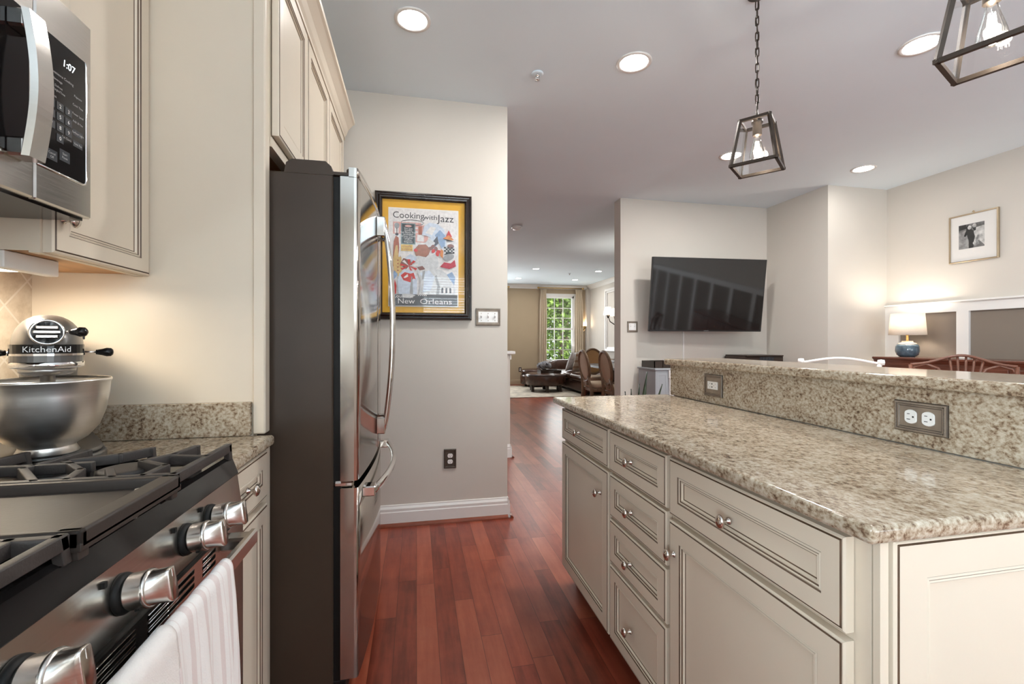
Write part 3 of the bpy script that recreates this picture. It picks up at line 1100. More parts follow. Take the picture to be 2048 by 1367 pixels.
def plate(name, label, c, u, v, n, w, h, kind, cat='outlet', beads=False, edge='plate'):
    """rectangular wall plate: w along u, h along v"""
    C_, u, v, n = Vector(c), Vector(u), Vector(v), Vector(n)
    t = root(name, C_, label, cat)
    b = MB()

    def rect(ins, d):
        return [C_ + u * a * (w / 2 - ins) + v * e * (h / 2 - ins) + n * d for a, e in ((-1, -1), (1, -1), (1, 1), (-1, 1))]
    prof = [(0, 0, 1), (0, .004, 1), (.002, .0065, 1), (.006, .0075, 0), (.009, .006, 1), (.012, .006, 0), (.014, .0045, 1)]
    for (i0, d0, _), (i1, d1, m_) in zip(prof, prof[1:]):
        b.mat(m_).add(rect(i0, d0) + rect(i1, d1), [(k, (k + 1) % 4, 4 + (k + 1) % 4, 4 + k) for k in range(4)])
    b.mat(0).add(rect(.014, .0045), [(0, 1, 2, 3)])
    if beads:
        st = .0034
        for L_, axis, off, oth in ((w, u, v, h), (h, v, u, w)):
            m = int((L_ - .012) / st)
            for k in range(m):
                for e in (-1, 1):
                    p = C_ + axis * (-(L_ - .012) / 2 + k * st) + off * e * (oth / 2 - .0065) + n * .0072
                    b.lathe([(0, .0013), (.0012, .0006), (.0013, 0)], p, n, seg=6)
    b.build('cover_plate', [edge, 'plate_dark'], t)
    d = MB()
    q = C_ + n * .0045
    if kind == 'duplex_v':
        duplex(d, q, u, v, n)
    elif kind == 'duplex_h':
        duplex(d, q, v, -u, n, 1.1)
    elif kind == 'gfci':
        W_, H_ = .068, .034
        d.mat(0).add([q + u * a * W_ / 2 + v * e * H_ / 2 + n * z for z in (0, .003) for a, e in ((-1, -1), (1, -1), (1, 1), (-1, 1))],
                     [(4, 5, 6, 7)] + [(k, (k + 1) % 4, 4 + (k + 1) % 4, 4 + k) for k in range(4)])
        d.mat(1)
        for dx, dy, a, e in ((-.016, .008, .004, .003), (-.016, -.008, .004, .003), (-.002, .007, .008, .0055), (-.002, -.007, .008, .0055), (.022, .008, .005, .002), (.022, -.008, .005, .002), (.010, 0, .003, .003), (-.028, 0, .002, .003)):
            p = q + u * dx + v * dy + n * .0034
            d.quad(p - u * a / 2 - v * e / 2, p + u * a / 2 - v * e / 2, p + u * a / 2 + v * e / 2, p - u * a / 2 + v * e / 2)
    if kind in ('duplex_v', 'duplex_h', 'gfci'):
        d.build('receptacle', ['outlet', 'slot'], t)
    if kind.startswith('switch'):
        k_ = int(kind[-1])
        W_, H_ = .046 * k_ - .008 if k_ > 1 else .03, h - .045
        d.mat(0).add([q + u * a * W_ / 2 + v * e * H_ / 2 + n * .0006 for a, e in ((-1, -1), (1, -1), (1, 1), (-1, 1))], [(0, 1, 2, 3)])
        d.build('switch_insert', 'outlet', t)
        for i in range(k_):
            x = (i - (k_ - 1) / 2) * .046
            s = MB()
            p = q + u * x + n * .001
            s.mat(0).add([p + u * a * .0035 + v * (e * .007 + zz * .012) + n * zz * .011 for zz in (0, 1) for a, e in ((-1, -1), (1, -1), (1, 1), (-1, 1))],
                         [(4, 5, 6, 7)] + [(k, (k + 1) % 4, 4 + (k + 1) % 4, 4 + k) for k in range(4)])
            s.mat(1)
            for e in (-1, 1):
                for dx in (0,):
                    c0 = q + u * (x + dx) + v * e * .024 + n * .001
                    s.lathe([(0, .0012), (.0028, .0008), (.003, 0)], c0, n, seg=8)
            s.build('toggle', ['outlet', 'plate'], t)
    return t


plate('wall_outlet', 'square pewter outlet plate on the granite strip, far one with a white rectangle', (1.3050, 1.812, .983), U, V, N, .125, .098, 'gfci')
plate('wall_outlet', 'wide beaded pewter outlet plate on the granite strip nearest the viewer', (1.3050, .955, .9785), U, V, N, .130, .082, 'duplex_h', beads=True)
plate('light_switch', 'triple toggle switch plate on the wall beside the poster', (.468, 3.009, 1.343), (1, 0, 0), V, (0, -1, 0), .165, .115, 'switch3', 'switch')
plate('wall_outlet', 'dark bronze wall outlet below the poster, above the baseboard', (.216, 3.009, .412), (1, 0, 0), V, (0, -1, 0), .080, .126, 'duplex_v', edge='plate_dark')
plate('light_switch', 'double toggle switch plate on the wall left of the television', (2.340, 4.659, 1.343), (1, 0, 0), V, (0, -1, 0), .125, .120, 'switch2', 'switch')
plate('wall_outlet', 'small dark outlet on the tan wall beyond the ottoman', (2.80, YF - .001, .405), (1, 0, 0), V, (0, -1, 0), .080, .126, 'duplex_v', edge='plate_dark')

# ================================================================== LEFT RUN (faces +X)
LU, LN = (0, 1, 0), (1, 0, 0)
# tall cream panel at the side of the refrigerator
t = root('refrigerator_surround', (-.75, 1.515, 0), 'tall flat cream board between the counter and the refrigerator', 'cabinet side')
B(-1.038, -.480, 1.500, 1.530, 0, 2.40).build('panel_board', 'cab', t)
b = B(-.480, -.445, 1.490, 1.535, .902, 2.40, c=.004)
b.box(-.480, -.445, 1.496, 1.535, 0, .868)
b.build('edge_stile', 'cab', t)

# base cabinet right of the range
t = root('base_cabinet', (-.73, 1.32, 0), 'narrow cream base cabinet between the range and the refrigerator', 'cabinet')
b = MB().box(-1.035, -.458, 1.140, 1.493, .115, .868)
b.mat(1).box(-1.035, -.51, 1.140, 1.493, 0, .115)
b.build('carcass', ['cab', 'toe'], t)
for nm, z0, z1, kz, ky in (('drawer', .716, .856, .787, 1.315), ('door', .10, .698, .60, 1.19)):
    b = MB()
    panel_face(b, (-.436, 1.148, z0), LU, V, LN, .338, z1 - z0, .0475)
    o = b.build(nm, ['cab', 'glaze'], t)
    knob(o, (-.436, ky, kz), LN)
o = B(-1.037, -.418, 1.138, 1.489, .870, .900).build('side_countertop', 'granite', bevel=.008, seg=3)
tag(o, 'granite countertop section under the stand mixer beside the range', 'countertop')
o = B(-1.037, -.483, 1.4795, 1.4995, .9005, 1.000).build('side_splash', 'granite_v', bevel=.002, seg=1)
tag(o, 'low granite splash strip behind the mixer against the cream panel', 'backsplash')

# upper cabinet right of the microwave
t = root('upper_cabinet', (-.90, 1.318, 1.365), 'cream upper cabinet beside the microwave with one tall door', 'cabinet')
b = MB().box(-1.038, -.790, 1.1365, 1.498, 1.3785, 2.42)
b.box(-.7905, -.7705, 1.1340, 1.1600, 1.366, 2.42)
b.box(-.7905, -.7705, 1.475, 1.499, 1.366, 2.42)
b.box(-.7895, -.7715, 1.16, 1.475, 1.367, 1.40)
b.box(-1.038, -.7905, 1.1345, 1.1362, 1.370, 2.42)
b.mat(1).box(-1.036, -.791, 1.1372, 1.497, 1.372, 1.378)
b.build('carcass', ['cab', 'cabwood'], t)
b = MB()
panel_face(b, (-.750, 1.140, 1.368), LU, V, LN, .357, 1.04, .0435)
o = b.build('door', ['cab', 'glaze'], t)
knob(o, (-.750, 1.166, 1.443), LN)
# light bar under it
t = root('under_cabinet_light', (-.86, 1.22, 1.36), 'white light bar fixed beneath the upper cabinet, glowing warm', 'light')
b = MB().box(-.865, -.838, 1.140, 1.290, 1.334, 1.3712, c=.002)
b.box(-.97, -.8655, 1.140, 1.290, 1.364, 1.3712)
b.box(-.97, -.952, 1.140, 1.270, 1.334, 1.3635)
b.build('housing', 'trim', t)
B(-.950, -.867, 1.145, 1.285, 1.343, 1.3635, c=.003).build('lamp_tube', 'tube_lens', t)
area('under_cabinet_lamp', (-.91, 1.215, 1.333), (0, 0, R(90)), .13, .05, 1.3, (1.0, .86, .66))

# cabinets over the refrigerator with crown moulding
t = root('refrigerator_cabinet', (-.73, 2.17, 1.80), 'cream wall cabinets above the refrigerator with three doors and crown moulding', 'cabinet')
b = MB().box(-1.038, -.445, 1.5355, 2.86, 1.800, 2.40)
b.box(-.470, -.440, 1.5355, 2.86, 1.785, 1.815)
b.mat(1).box(-1.036, -.47, 1.5365, 2.858, 1.794, 1.801)
b.build('carcass', ['cab', 'cabwood'], t)
for y0, y1, ky in ((1.542, 1.925, 1.905), (1.933, 2.37, 1.955), (2.378, 2.835, 2.40)):
    b = MB()
    panel_face(b, (-.420, y0, 1.822), LU, V, LN, y1 - y0, .568, .052, .021)
    o = b.build('door', ['cab', 'glaze'], t)
    knob(o, (-.420, ky, 1.875 if ky > 1.92 else 1.85), LN)
b = MB()
crown = [(-.445, 2.385), (-.416, 2.385), (-.416, 2.400), (-.408, 2.412), (-.398, 2.440), (-.372, 2.470), (-.362, 2.476), (-.360, 2.492), (-.445, 2.492)]
b.prism(crown, 'y', 1.5355, 2.86)
b.prism([(2.86, 2.385), (2.878, 2.385), (2.905, 2.47), (2.91, 2.492), (2.86, 2.492)], 'x', -1.0, -.42)
b.build('crown_moulding', 'cab', t)

# ================================================================== REFRIGERATOR
F0, F1, FC = 1.545, 2.455, 2.0


def fcurve(y):
    return -.160 - .026 * ((y - FC) / .455) ** 2


def slab(y0, y1, xb, grow=0.0, n=14):
    pts = [(xb, y0), (fcurve(y0) - .012, y0), (fcurve(y0) - .004, y0 + .002), (fcurve(y0), y0 + .007)]
    for i in range(1, n):
        y = y0 + .007 + (y1 - y0 - .014) * i / n
        pts.append((fcurve(y), y))
    pts += [(fcurve(y1), y1 - .007), (fcurve(y1) - .004, y1 - .002), (fcurve(y1) - .012, y1), (xb, y1)]
    return pts


t = root('refrigerator', (-.62, 2.0, 0), 'tall stainless french door refrigerator with dark side and freezer drawer', 'refrigerator')
b = B(-1.03, -.262, F0, F1, .045, 1.715, c=.004)
b.box(-1.0, -.30, F0 + .02, F1 - .02, 0, .05)
b.build('body', 'fridge_side', t)
B(-.263, -.238, F0 + .012, F1 - .012, .06, 1.712).build('gasket', 'rubber', t)
b = MB().prism([(F0 + .004, 1.715), (F0 + .004, 1.757), (F1 - .004, 1.757), (F1 - .004, 1.715)], 'x', -.385, -.285)
b.prism([(-.408, 1.714), (-.402, 1.745), (-.385, 1.757), (-.285, 1.757), (-.268, 1.742), (-.262, 1.720), (-.262, 1.714)], 'y', F0 + .003, F0 + .09)
b.build('top_cover', 'fridge_side', t)
for y in (F0 + .03, F1 - .03):
    b = MB()
    b.box(-.275, -.195, y - .026, y + .026, 1.716, 1.726)
    b.lathe([(.013, 1.726), (.013, 1.742), (.010, 1.745), (0, 1.745)], (-.212, y, 0), seg=16)
    b.build('hinge', 'fridge_side', t)
for y0, y1, hy in ((F0, FC - .002, FC - .048), (FC + .002, F1, FC + .048)):
    d = MB()
    d.smooth = False
    d.prism(slab(y0, y1, -.240), 'z', .730, 1.712)
    # front skin rises a little above the door body
    front = [(p[0], p[1]) for p in slab(y0, y1, -.240) if p[0] > -.225]
    back = [(p[0] - .016, p[1]) for p in reversed(front)]
    d.prism(front + back, 'z', 1.710, 1.742)
    o = d.build('upper_door', 'fridge_steel', t)
    for p in o.data.polygons:
        p.use_smooth = abs(p.normal.z) < .5 and p.normal.x > .5
    x = fcurve(hy)
    h = MB()
    n = 22
    pts = []
    for i in range(n + 1):
        s = i / n
        z = .812 + (1.684 - .812) * s
        pts.append((x + .026 + .036 * math.sin(math.pi * s) ** .8, hy, z))
    h.tube(pts, .0135, 12, flat=.72, up=(0, 1, 0))
    for z0, z1 in ((.800, .868), (1.612, 1.694)):
        h.box(x - .002, x + .034, hy - .0145, hy + .0145, z0, z1, c=.004)
    h.build('handle', 'chrome', o)
d = MB().prism(slab(F0, F1, -.240, n=28), 'z', .092, .706)
o = d.build('freezer_drawer', 'fridge_steel', t)
for p in o.data.polygons:
    p.use_smooth = abs(p.normal.z) < .5 and p.normal.x > .5
h = MB()
pts = []
for i in range(25):
    s = i / 24
    y = 1.615 + .77 * s
    pts.append((fcurve(y) + .030 + .034 * math.sin(math.pi * s) ** .8, y, .672))
h.tube(pts, .0155, 12, flat=.75, up=(0, 0, 1))
for y in (1.635, 2.365):
    h.box(fcurve(y) - .004, fcurve(y) + .040, y - .028, y + .028, .655, .689, c=.004)
h.build('handle', 'chrome', o)
B(-.30, -.225, F0 + .01, F1 - .01, .02, .085, c=.004).build('kick_grille', 'rubber', t)
B(-.262, -.200, F0 + .006, F0 + .05, .708, .728, c=.006).build('middle_hinge', 'chrome', t)
# ================================================================== GAS RANGE (faces +X)
RY0, RY1 = .375, 1.133
t = root('gas_range', (-.72, .755, 0), 'stainless gas range with cast iron grates, griddle and round control knobs', 'range')
B(-1.03, -.412, RY0, RY1, .02, .878).build('body', 'plastic_black', t)
# cooktop pan with its glossy front nose
b = MB().prism([(-1.03, .878), (-1.03, .915), (-.445, .915), (-.432, .922), (-.414, .923), (-.406, .918), (-.394, .884), (-.398, .878)], 'y', RY0, RY1)
b.box(-1.03, -.99, RY0, RY1, .915, .928, c=.004)
b.box(-.99, -.43, RY1 - .010, RY1, .914, .924, c=.003)
b.build('cooktop', 'black_gloss', t)
# control panel
ctop, cbot = (-.3955, .882), (-.3845, .797)
b = MB().prism([(-.43, .882), ctop, cbot, (-.43, .797)], 'y', RY0 + .001, RY1 - .001)
cp_o = b.build('control_panel', 'steel', t)
cn = Vector((.085, 0, .011)).normalized()
cu_ = Vector((-.011, 0, .085)).normalized()
for ky in (.98, .885, .712, .545, .450):
    c = Vector((-.3897, ky, .8385))
    k = MB()
    k.mat(1).lathe([(.0268, -.001), (.0268, .003), (.0245, .0075), (0, .0075)], c, cn, seg=32)
    k.mat(0).lathe([(.0215, .0075), (.0235, .012), (.0240, .030), (.0252, .032), (.0252, .035), (.0235, .0375), (0, .0375)], c, cn, seg=36)
    # raised grip blade
    k.X = Matrix(((0, cu_.x, cn.x, c.x), (1, cu_.y, cn.y, c.y), (0, cu_.z, cn.z, c.z), (0, 0, 0, 1)))
    # grip: round skirt lofted into a narrow plate, flat on top
    lv = []
    nn = 32
    for (rx, ry, z, e) in ((.0225, .0225, .0372, 1.0), (.0195, .0222, .0420, .95), (.0140, .0222, .0500, .7), (.0110, .0224, .0570, .5), (.0095, .0226, .0612, .42), (.0085, .0216, .0620, .42)):
        lv.append([(rx * math.copysign(abs(math.cos(2 * math.pi * q / nn)) ** e, math.cos(2 * math.pi * q / nn)), ry * math.copysign(abs(math.sin(2 * math.pi * q / nn)) ** e, math.sin(2 * math.pi * q / nn)), z) for q in range(nn)])
    fl = [tuple(range(5 * nn, 6 * nn))]
    for a_ in range(5):
        for q in range(nn):
            fl.append((a_ * nn + q, a_ * nn + (q + 1) % nn, (a_ + 1) * nn + (q + 1) % nn, (a_ + 1) * nn + q))
    k.smooth = True
    k.add([p for L_ in lv for p in L_], fl)
    k.smooth = False
    k.mat(2).box(-.0010, .0010, .010, .0205, .0612, .0626)
    k.mat(1)
    for i, a0 in enumerate((-2.0, -1.5, -1.0)):
        x, y = .0242 * math.cos(a0), .0242 * math.sin(a0)
        k.box(x - .0012, x + .0012, y - .0012, y + .0012, .017, .023)
    k.X = Matrix.Identity(4)
    o = k.build('knob', ['steel', 'rubber', 'chrome'], cp_o)
    o.data.polygons.foreach_set('use_smooth', [p.use_smooth for p in o.data.polygons])
for ky in (.98, .885, .712, .545):
    p = Vector((-.3890, ky - .034, .868))
    b = MB().box(p.x - .006, p.x - .0005, p.y - .003, p.y + .003, p.z - .004, p.z + .004)
    b.build('burner_mark', 'rubber', cp_o)
# oven door with vent slots and bar handle
b = MB()
fx = -.383
b.mat(0)
rows = [.759, .7515, .744]
segs = [(.44, .575), (.610, .765), (.80, .862)]
# front skin made from strips so that the vents are real openings
zb = [.12, .742, .7485, .7555, .7605, .7675, .7725, .7795, .787]
ys = [RY0 + .004, .500, .555, .586, .729, .757, .900, .930, .986, RY1 - .004]
slots_z = {(.7485, .7555), (.7605, .7675), (.7725, .7795)}
slots_y = {(.500, .555), (.586, .729), (.757, .900), (.930, .986)}
dz = -.020
for z0, z1 in zip(zb, zb[1:]):
    for y0, y1 in zip(ys, ys[1:]):
        if (z0, z1) in slots_z and (y0, y1) in slots_y:
            continue
        b.box(fx - .006, fx, y0, y1, z0 + (0 if z0 < .2 else 0), z1)
b.mat(1).box(-.412, fx - .010, RY0 + .004, RY1 - .004, .12, .787)
o = b.build('oven_door', ['steel', 'rubber'], t)
b = MB()
for z0, z1 in slots_z:
    for y0, y1 in slots_y:
        b.tube([(fx, y0 + .003, z1), (fx, y1 - .003, z1)], .0009, 6)
        b.tube([(fx, y0 + .003, z0), (fx, y1 - .003, z0)], .0009, 6)
b.build('vent_rims', 'chrome', o)
B(-.405, -.389, RY0, RY1, .787, .797).build('vent_gap', 'rubber', t)
h = MB()
h.box(-.342, -.327, .44, 1.050, .757, .788, c=.004)
for y in (.465, 1.022):
    h.box(fx - .002, -.335, y - .020, y + .020, .760, .786, c=.005)
h.build('handle', 'steel', o)
B(-.405, -.385, RY0 + .004, RY1 - .004, .02, .115, c=.003).build('bottom_drawer', 'steel', t)
# burners
for nm, x, y, r in (('burner', -.54, 1.0, .046), ('burner', -.86, 1.0, .038), ('burner', -.54, .505, .040), ('burner', -.86, .505, .046), ('burner', -.66, .755, .050)):
    b = MB().mat(1).lathe([(r * 1.05, .915), (r * 1.0, .926), (r * .9, .930), (r * .6, .930)], (x, y, 0), seg=32)
    b.mat(0).lathe([(r * .98, .9305), (r, .933), (r * .97, .939), (r * .8, .941), (0, .941)], (x, y, 0), seg=32)
    b.build(nm, ['iron', 'mixer_light'], t)
b = MB()
b.lathe([(.026, .915), (.026, .930), (.020, .936), (0, .937)], (-.445, .775, 0), seg=24, sx=1.0, sy=1.5)
b.lathe([(.006, .92), (.006, .944), (.004, .947), (0, .947)], (-.432, .828, 0), seg=14)
b.build('igniter', 'mixer_light', t)


def grate(y0, y1, flip):
    b = MB()
    xb, xf = -.965, -.408
    z, w, hh = .9445, .0135, .019

    def line(pts):
        P = [(x, (y0 + (yy if not flip else 1 - yy) * (y1 - y0)), z) for x, yy in pts]
        for p, q in zip(P, P[1:]):
            d = (Vector(q) - Vector(p)).normalized() * w * .42
            b.bar(Vector(p) - d, Vector(q) + d, w, hh)
        return P

    def leg(x, yy):
        y = y0 + (yy if not flip else 1 - yy) * (y1 - y0)
        s = .5 * w
        e = .008 if (yy > .5) != flip else -.008
        b.prism([(y - s - abs(e) * 0, z + .0094), (y + s, z + .0094), (y + s + e, .917), (y - s + e, .917)], 'x', x - s, x + s)
    # outer long edges (front and back) and the inner beam along the griddle
    line([(xf, 0), (xf, 1)]); line([(xb, 0), (xb, 1)])
    line([(xf, .02), (xb, .02)])
    xs = [-.485, -.545, -.615, -.70, -.775, -.865]
    # zig-zag fingers reaching to the outer edge where they turn down
    line([(-.455, .02), (-.452, .30), (-.512, .50), (-.480, .70), (-.470, 1)])
    line([(-.500, .02), (-.535, .26)])
    line([(-.565, .02), (-.585, .30), (-.655, .62), (-.585, .78), (-.555, 1)])
    line([(-.610, .02), (-.690, .42), (-.672, 1)])
    line([(-.72, .02), (-.745, .35), (-.800, .65), (-.780, 1)])
    line([(-.80, .02), (-.87, .5), (-.875, 1)])
    line([(-.74, .5), (-.60, .52)])
    line([(-.90, .5), (-.965, .5)])
    line([(xf, .55), (-.470, .62)])
    for x in (xf, -.470, -.555, -.672, -.780, -.875, xb):
        leg(x, .985)
    for x in (xf, xb):
        leg(x, .02)
    o = b.build('grate', 'iron', t, bevel=.002, seg=1)
    return o


grate(.880, 1.112, False)
grate(.396, .630, True)
b = MB()
gy0, gy1, gx0, gx1 = .637, .874, -.965, -.392
b.box(gx0, gx1, gy0, gy1, .928, .9385)
for a in ((gx0, gx1, gy0, gy0 + .014), (gx0, gx1, gy1 - .014, gy1), (gx0, gx0 + .02, gy0, gy1), (gx1 - .030, gx1, gy0, gy1)):
    b.box(*a, .930, .9545, c=.003)
for y in (gy0 + .012, gy1 - .012):
    b.prism([(y - .012, .952), (y + .012, .952), (y + .009, .917), (y - .009, .917)], 'x', gx1 - .026, gx1 - .004)
    b.prism([(y - .012, .952), (y + .012, .952), (y + .009, .917), (y - .009, .917)], 'x', gx0 + .004, gx0 + .026)
b.build('griddle', 'griddle', t, bevel=.002, seg=1)


# ------------------------------------------------------------------ towels over the oven handle
def towel(name, label, y0, y1, zf, zbk, gap, m, seed, th=.004, wav=.004):
    rnd = random.Random(seed)
    ph = rnd.uniform(0, 6)
    xc, zc = -.3345, .7725
    rx, rz = .0078 + gap, .0158 + gap
    path = []
    path += [(xc + rx + .002 + (.010 * (1 - k / 10)) * 0, zf + (zc - zf) * k / 10, 1 - k / 10) for k in range(10)]
    for k in range(13):
        a = math.pi * k / 12
        path.append((xc + rx * math.cos(a), zc + rz * math.sin(a), 0))
    path += [(xc - rx, zc - (zc - zbk) * k / 8, -k / 8) for k in range(1, 9)]
    n = len(path)

    def fn(u, v):
        i = min(n - 1, int(round(u * (n - 1))))
        x, z, hang = path[i]
        y = y0 + (y1 - y0) * v
        amp = wav * min(1, abs(hang) * 2.5 + .15)
        if hang >= 0:
            x += amp * (1.2 + math.sin(v * 17 + ph) + .6 * math.sin(v * 33 + ph * 2 + z * 6)) + hang * .010
            y += (v - .5) * hang * .015
        else:
            x = max(x, -.374)
        return (x, y, z)
    b = MB().surf(n, 40, fn)
    o = b.build(name, m)
    s = o.modifiers.new('solid', 'SOLIDIFY')
    s.thickness = th
    s.offset = 1
    return tag(o, label, 'towel')


towel('dish_towel', 'white towel with dusty pink stripes hanging from the oven handle, right', .697, .900, .30, .55, .0015, 'towel_s', 4)
towel('dish_towel', 'plain cream towel hanging from the oven handle at the left', .430, .700, .26, .55, .0048, 'towel_w', 7, wav=.002)

# ================================================================== MICROWAVE (faces +X)
t = root('microwave', (-.86, .752, 1.438), 'stainless over the range microwave with curved handle and black keypad', 'microwave')
MY0, MY1, MZ0, MZ1, MX = .375, 1.128, 1.438, 1.842, -.675
b = MB().box(-1.035, -.704, MY0, MY1, MZ0 + .004, MZ1)
b.build('case', 'plastic_black', t)
b = MB().box(-1.03, -.69, MY0 + .004, MY1 - .002, MZ0 - .004, MZ0 + .006)
b.box(-.93, -.74, .46, .80, MZ0 - .007, MZ0 - .003)
b.build('bottom_vent', 'black_gloss', t)
d = MB()
d.box(-.703, MX, MY0, .980, MZ0, MZ1, c=.003)
o = d.build('door', 'steel', t)
b = MB().box(MX - .002, MX + .0025, .395, .968, 1.500, 1.764, c=.002)
b.mat(1).box(MX + .0025, MX + .0035, .46, .90, 1.548, 1.720)
b.build('window', ['black_gloss', 'screen'], o)
h = MB()
nb = 21
hv = []
for i in range(nb):
    s = i / (nb - 1)
    xx = MX + .024 + .013 * math.sin(math.pi * s)
    zz = 1.494 + .250 * s
    hv += [(xx, .918, zz), (xx + .010, .921, zz), (xx + .010, .955, zz), (xx, .958, zz)]
hf = [(0, 1, 2, 3), tuple(4 * (nb - 1) + k for k in (3, 2, 1, 0))]
for i in range(nb - 1):
    for k in range(4):
        hf.append((4 * i + k, 4 * i + (k + 1) % 4, 4 * i + 4 + (k + 1) % 4, 4 * i + 4 + k))
h.add(hv, hf)
for z in (1.510, 1.728):
    h.box(MX, MX + .028, .919, .959, z - .016, z + .016, c=.004)
h.build('handle', 'steel', o)
B(-.703, MX, .9825, MY1, MZ0, MZ1, c=.003).build('control_frame', 'steel', t)
kp = MB()
kp.box(MX - .002, MX + .002, .984, 1.108, 1.504, 1.760, c=.0025)
kpo = kp.build('keypad', 'black_gloss', t)
kr = MB()
kr.tube([(MX + .001, .985, 1.503), (MX + .001, 1.100, 1.503), (MX + .001, 1.107, 1.506), (MX + .001, 1.110, 1.514), (MX + .001, 1.110, 1.750), (MX + .001, 1.107, 1.758)], .0022, 6)
kr.build('keypad_rim', 'chrome', kpo)
x = MX + .0022
b = MB().text('1:07', .0195, (x, 1.060, 1.722), (0, 1, 0), (0, 0, 1), lift=.0002, shear=.1)
b.build('clock_display', 'led', kpo)
b = MB()
b.text('Convenience Cooking', .0072, (x, 1.040, 1.692), (0, 1, 0), (0, 0, 1), lift=.0002)
for yy, z, s in ((1.032, 1.680, 'Beverage'), (1.034, 1.668, 'Defrost'), (1.034, 1.660, 'Weight/Time'), (1.085, 1.673, 'Popcorn'), (1.085, 1.655, 'Cook Time'), (1.085, 1.637, 'Power Level'), (1.085, 1.622, 'Add 30 Sec'),
                 (1.022, 1.646, 'Cook'), (1.085, 1.600, 'Surface Light'), (1.085, 1.578, 'Vent Fan'), (1.055, 1.578, 'Set Clock'), (1.050, 1.545, 'Start'), (1.050, 1.538, 'Pause'), (1.018, 1.535, 'Cancel'), (1.018, 1.528, 'Off')):
    b.text(s, .0062, (x, yy, z), (0, 1, 0), (0, 0, 1), lift=.0002)
b.build('keypad_print', 'grey_txt', kpo)
kb, kt = MB(), MB()
for i in range(10):
    r, c_ = (i // 3, i % 3) if i < 9 else (3, 1)
    yy, z = 1.016 + .0215 * c_, 1.632 - .0205 * r
    kb.box(x, x + .0006, yy - .0085, yy + .0085, z - .0075, z + .0075)
    kt.text(str((i + 1) % 10), .010, (x + .0007, yy, z), (0, 1, 0), (0, 0, 1), lift=.0002)
for yy, z, w, hh in ((1.050, 1.5415, .026, .022), (1.085, 1.600, .026, .012), (1.085, 1.578, .026, .012), (1.018, 1.532, .026, .020)):
    kb.box(x - .0002, x + .0001, yy - w / 2, yy + w / 2, z - hh / 2, z + hh / 2)
kb.build('number_keys', 'key_grey', kpo)
kt.build('number_print', 'white_txt', kpo)

# ================================================================== STAND MIXER (local front is -Y)
mx = root('stand_mixer', (-.815, 1.222, .900), 'pewter stand mixer with stainless bowl on the counter beside the range', 'stand mixer', R(33))


def mb(b, name, m, par=None, **k):
    return b.build(name, m, par or mx, local=True, **k)


def ring_outline(rw, yf, yb, n=18):
    """stadium outline: round nose at the front yf, squarer tail at yb"""
    pts = []
    for i in range(n + 1):
        a = math.pi + math.pi * i / n
        pts.append((rw * math.cos(a), yf + rw + rw * math.sin(a)))
    for i in range(n + 1):
        a = math.pi * i / n
        pts.append((rw * .92 * math.copysign(abs(math.cos(a)) ** .6, math.cos(a)), yb - rw * .6 + rw * .6 * abs(math.sin(a)) ** .8))
    return pts


b = MB()
b.smooth = False
b.prism([(p[0], p[1]) for p in ring_outline(.100, -.105, .255)], 'z', .004, .026)
b.prism([(p[0] * .93, p[1] * .95 + .004) for p in ring_outline(.100, -.105, .255)], 'z', .026, .036)
mb(b, 'base', 'mixer', bevel=.006, seg=2)
b = MB()
for sx in (-1, 1):
    for yy in (-.06, .20):
        b.lathe([(.016, 0), (.016, .005), (0, .005)], (sx * .07, yy, 0), seg=16)
mb(b, 'feet', 'rubber')
# column


def colm(u, v):
    z = .030 + (.215 - .030) * u
    w = .068 - .016 * math.sin(u * math.pi * .5)
    d = .062 - .006 * u
    yc = .185 - .012 * u
    a = 2 * math.pi * v
    return (w * math.copysign(abs(math.cos(a)) ** .7, math.cos(a)), yc + d * math.copysign(abs(math.sin(a)) ** .7, math.sin(a)), z)


mb(MB().surf(10, 28, colm, False, True), 'column', 'mixer')
# head dome


def head(u, v):
    y = -.118 + .385 * u
    s = 2 * u - 1
    w = .0595 * max(0.0, 1 - abs(s) ** 3.6) ** .5
    hh = .071 * max(0.0, 1 - abs(s - .02) ** 3.0 if s < 1 else 0) ** .5
    a = 2 * math.pi * v
    c, sn = math.cos(a), math.sin(a)
    z0 = .271
    return (w * math.copysign(abs(c) ** .85, c), y, z0 + (hh * sn if sn > 0 else hh * .12 * sn))


hd = mb(MB().surf(30, 36, head, False, True), 'head', 'mixer')
ol = ring_outline(.0585, -.114, .26)
mb(MB().prism(ol, 'z', .2535, .2735), 'name_band', 'black_gloss', hd)
mb(MB().prism([(x * 1.02, y) for x, y in ring_outline(.0585, -.1155, .26)], 'z', .2500, .2545), 'trim_band', 'chrome', hd)
mb(MB().prism([(x * .985, y) for x, y in ol], 'z', .2365, .2500), 'lower_band', 'mixer', hd)
b = MB().lathe([(.0565, .2370), (.0590, .2355), (.0592, .2255), (.0560, .2235), (.050, .2225)], (0, -.055, 0), seg=40)
mb(b, 'drip_ring', 'chrome', hd)
b = MB().lathe([(.046, .2235), (.045, .214), (.036, .208), (.012, .206), (.012, .150), (0, .150)], (0, -.055, 0), seg=32)
mb(b, 'beater_hub', 'mixer_light', hd)
rr = .0592


def bend(x, y):
    a = x / rr
    return (rr * math.sin(a), -.114 + .0585 - rr * math.cos(a), .2630 + y)


mb(MB().text('KitchenAid', .0170, (0, 0, 0), (1, 0, 0), (0, 0, 1), bend=bend, stretch=1.02), 'name_print', 'white_txt', hd)
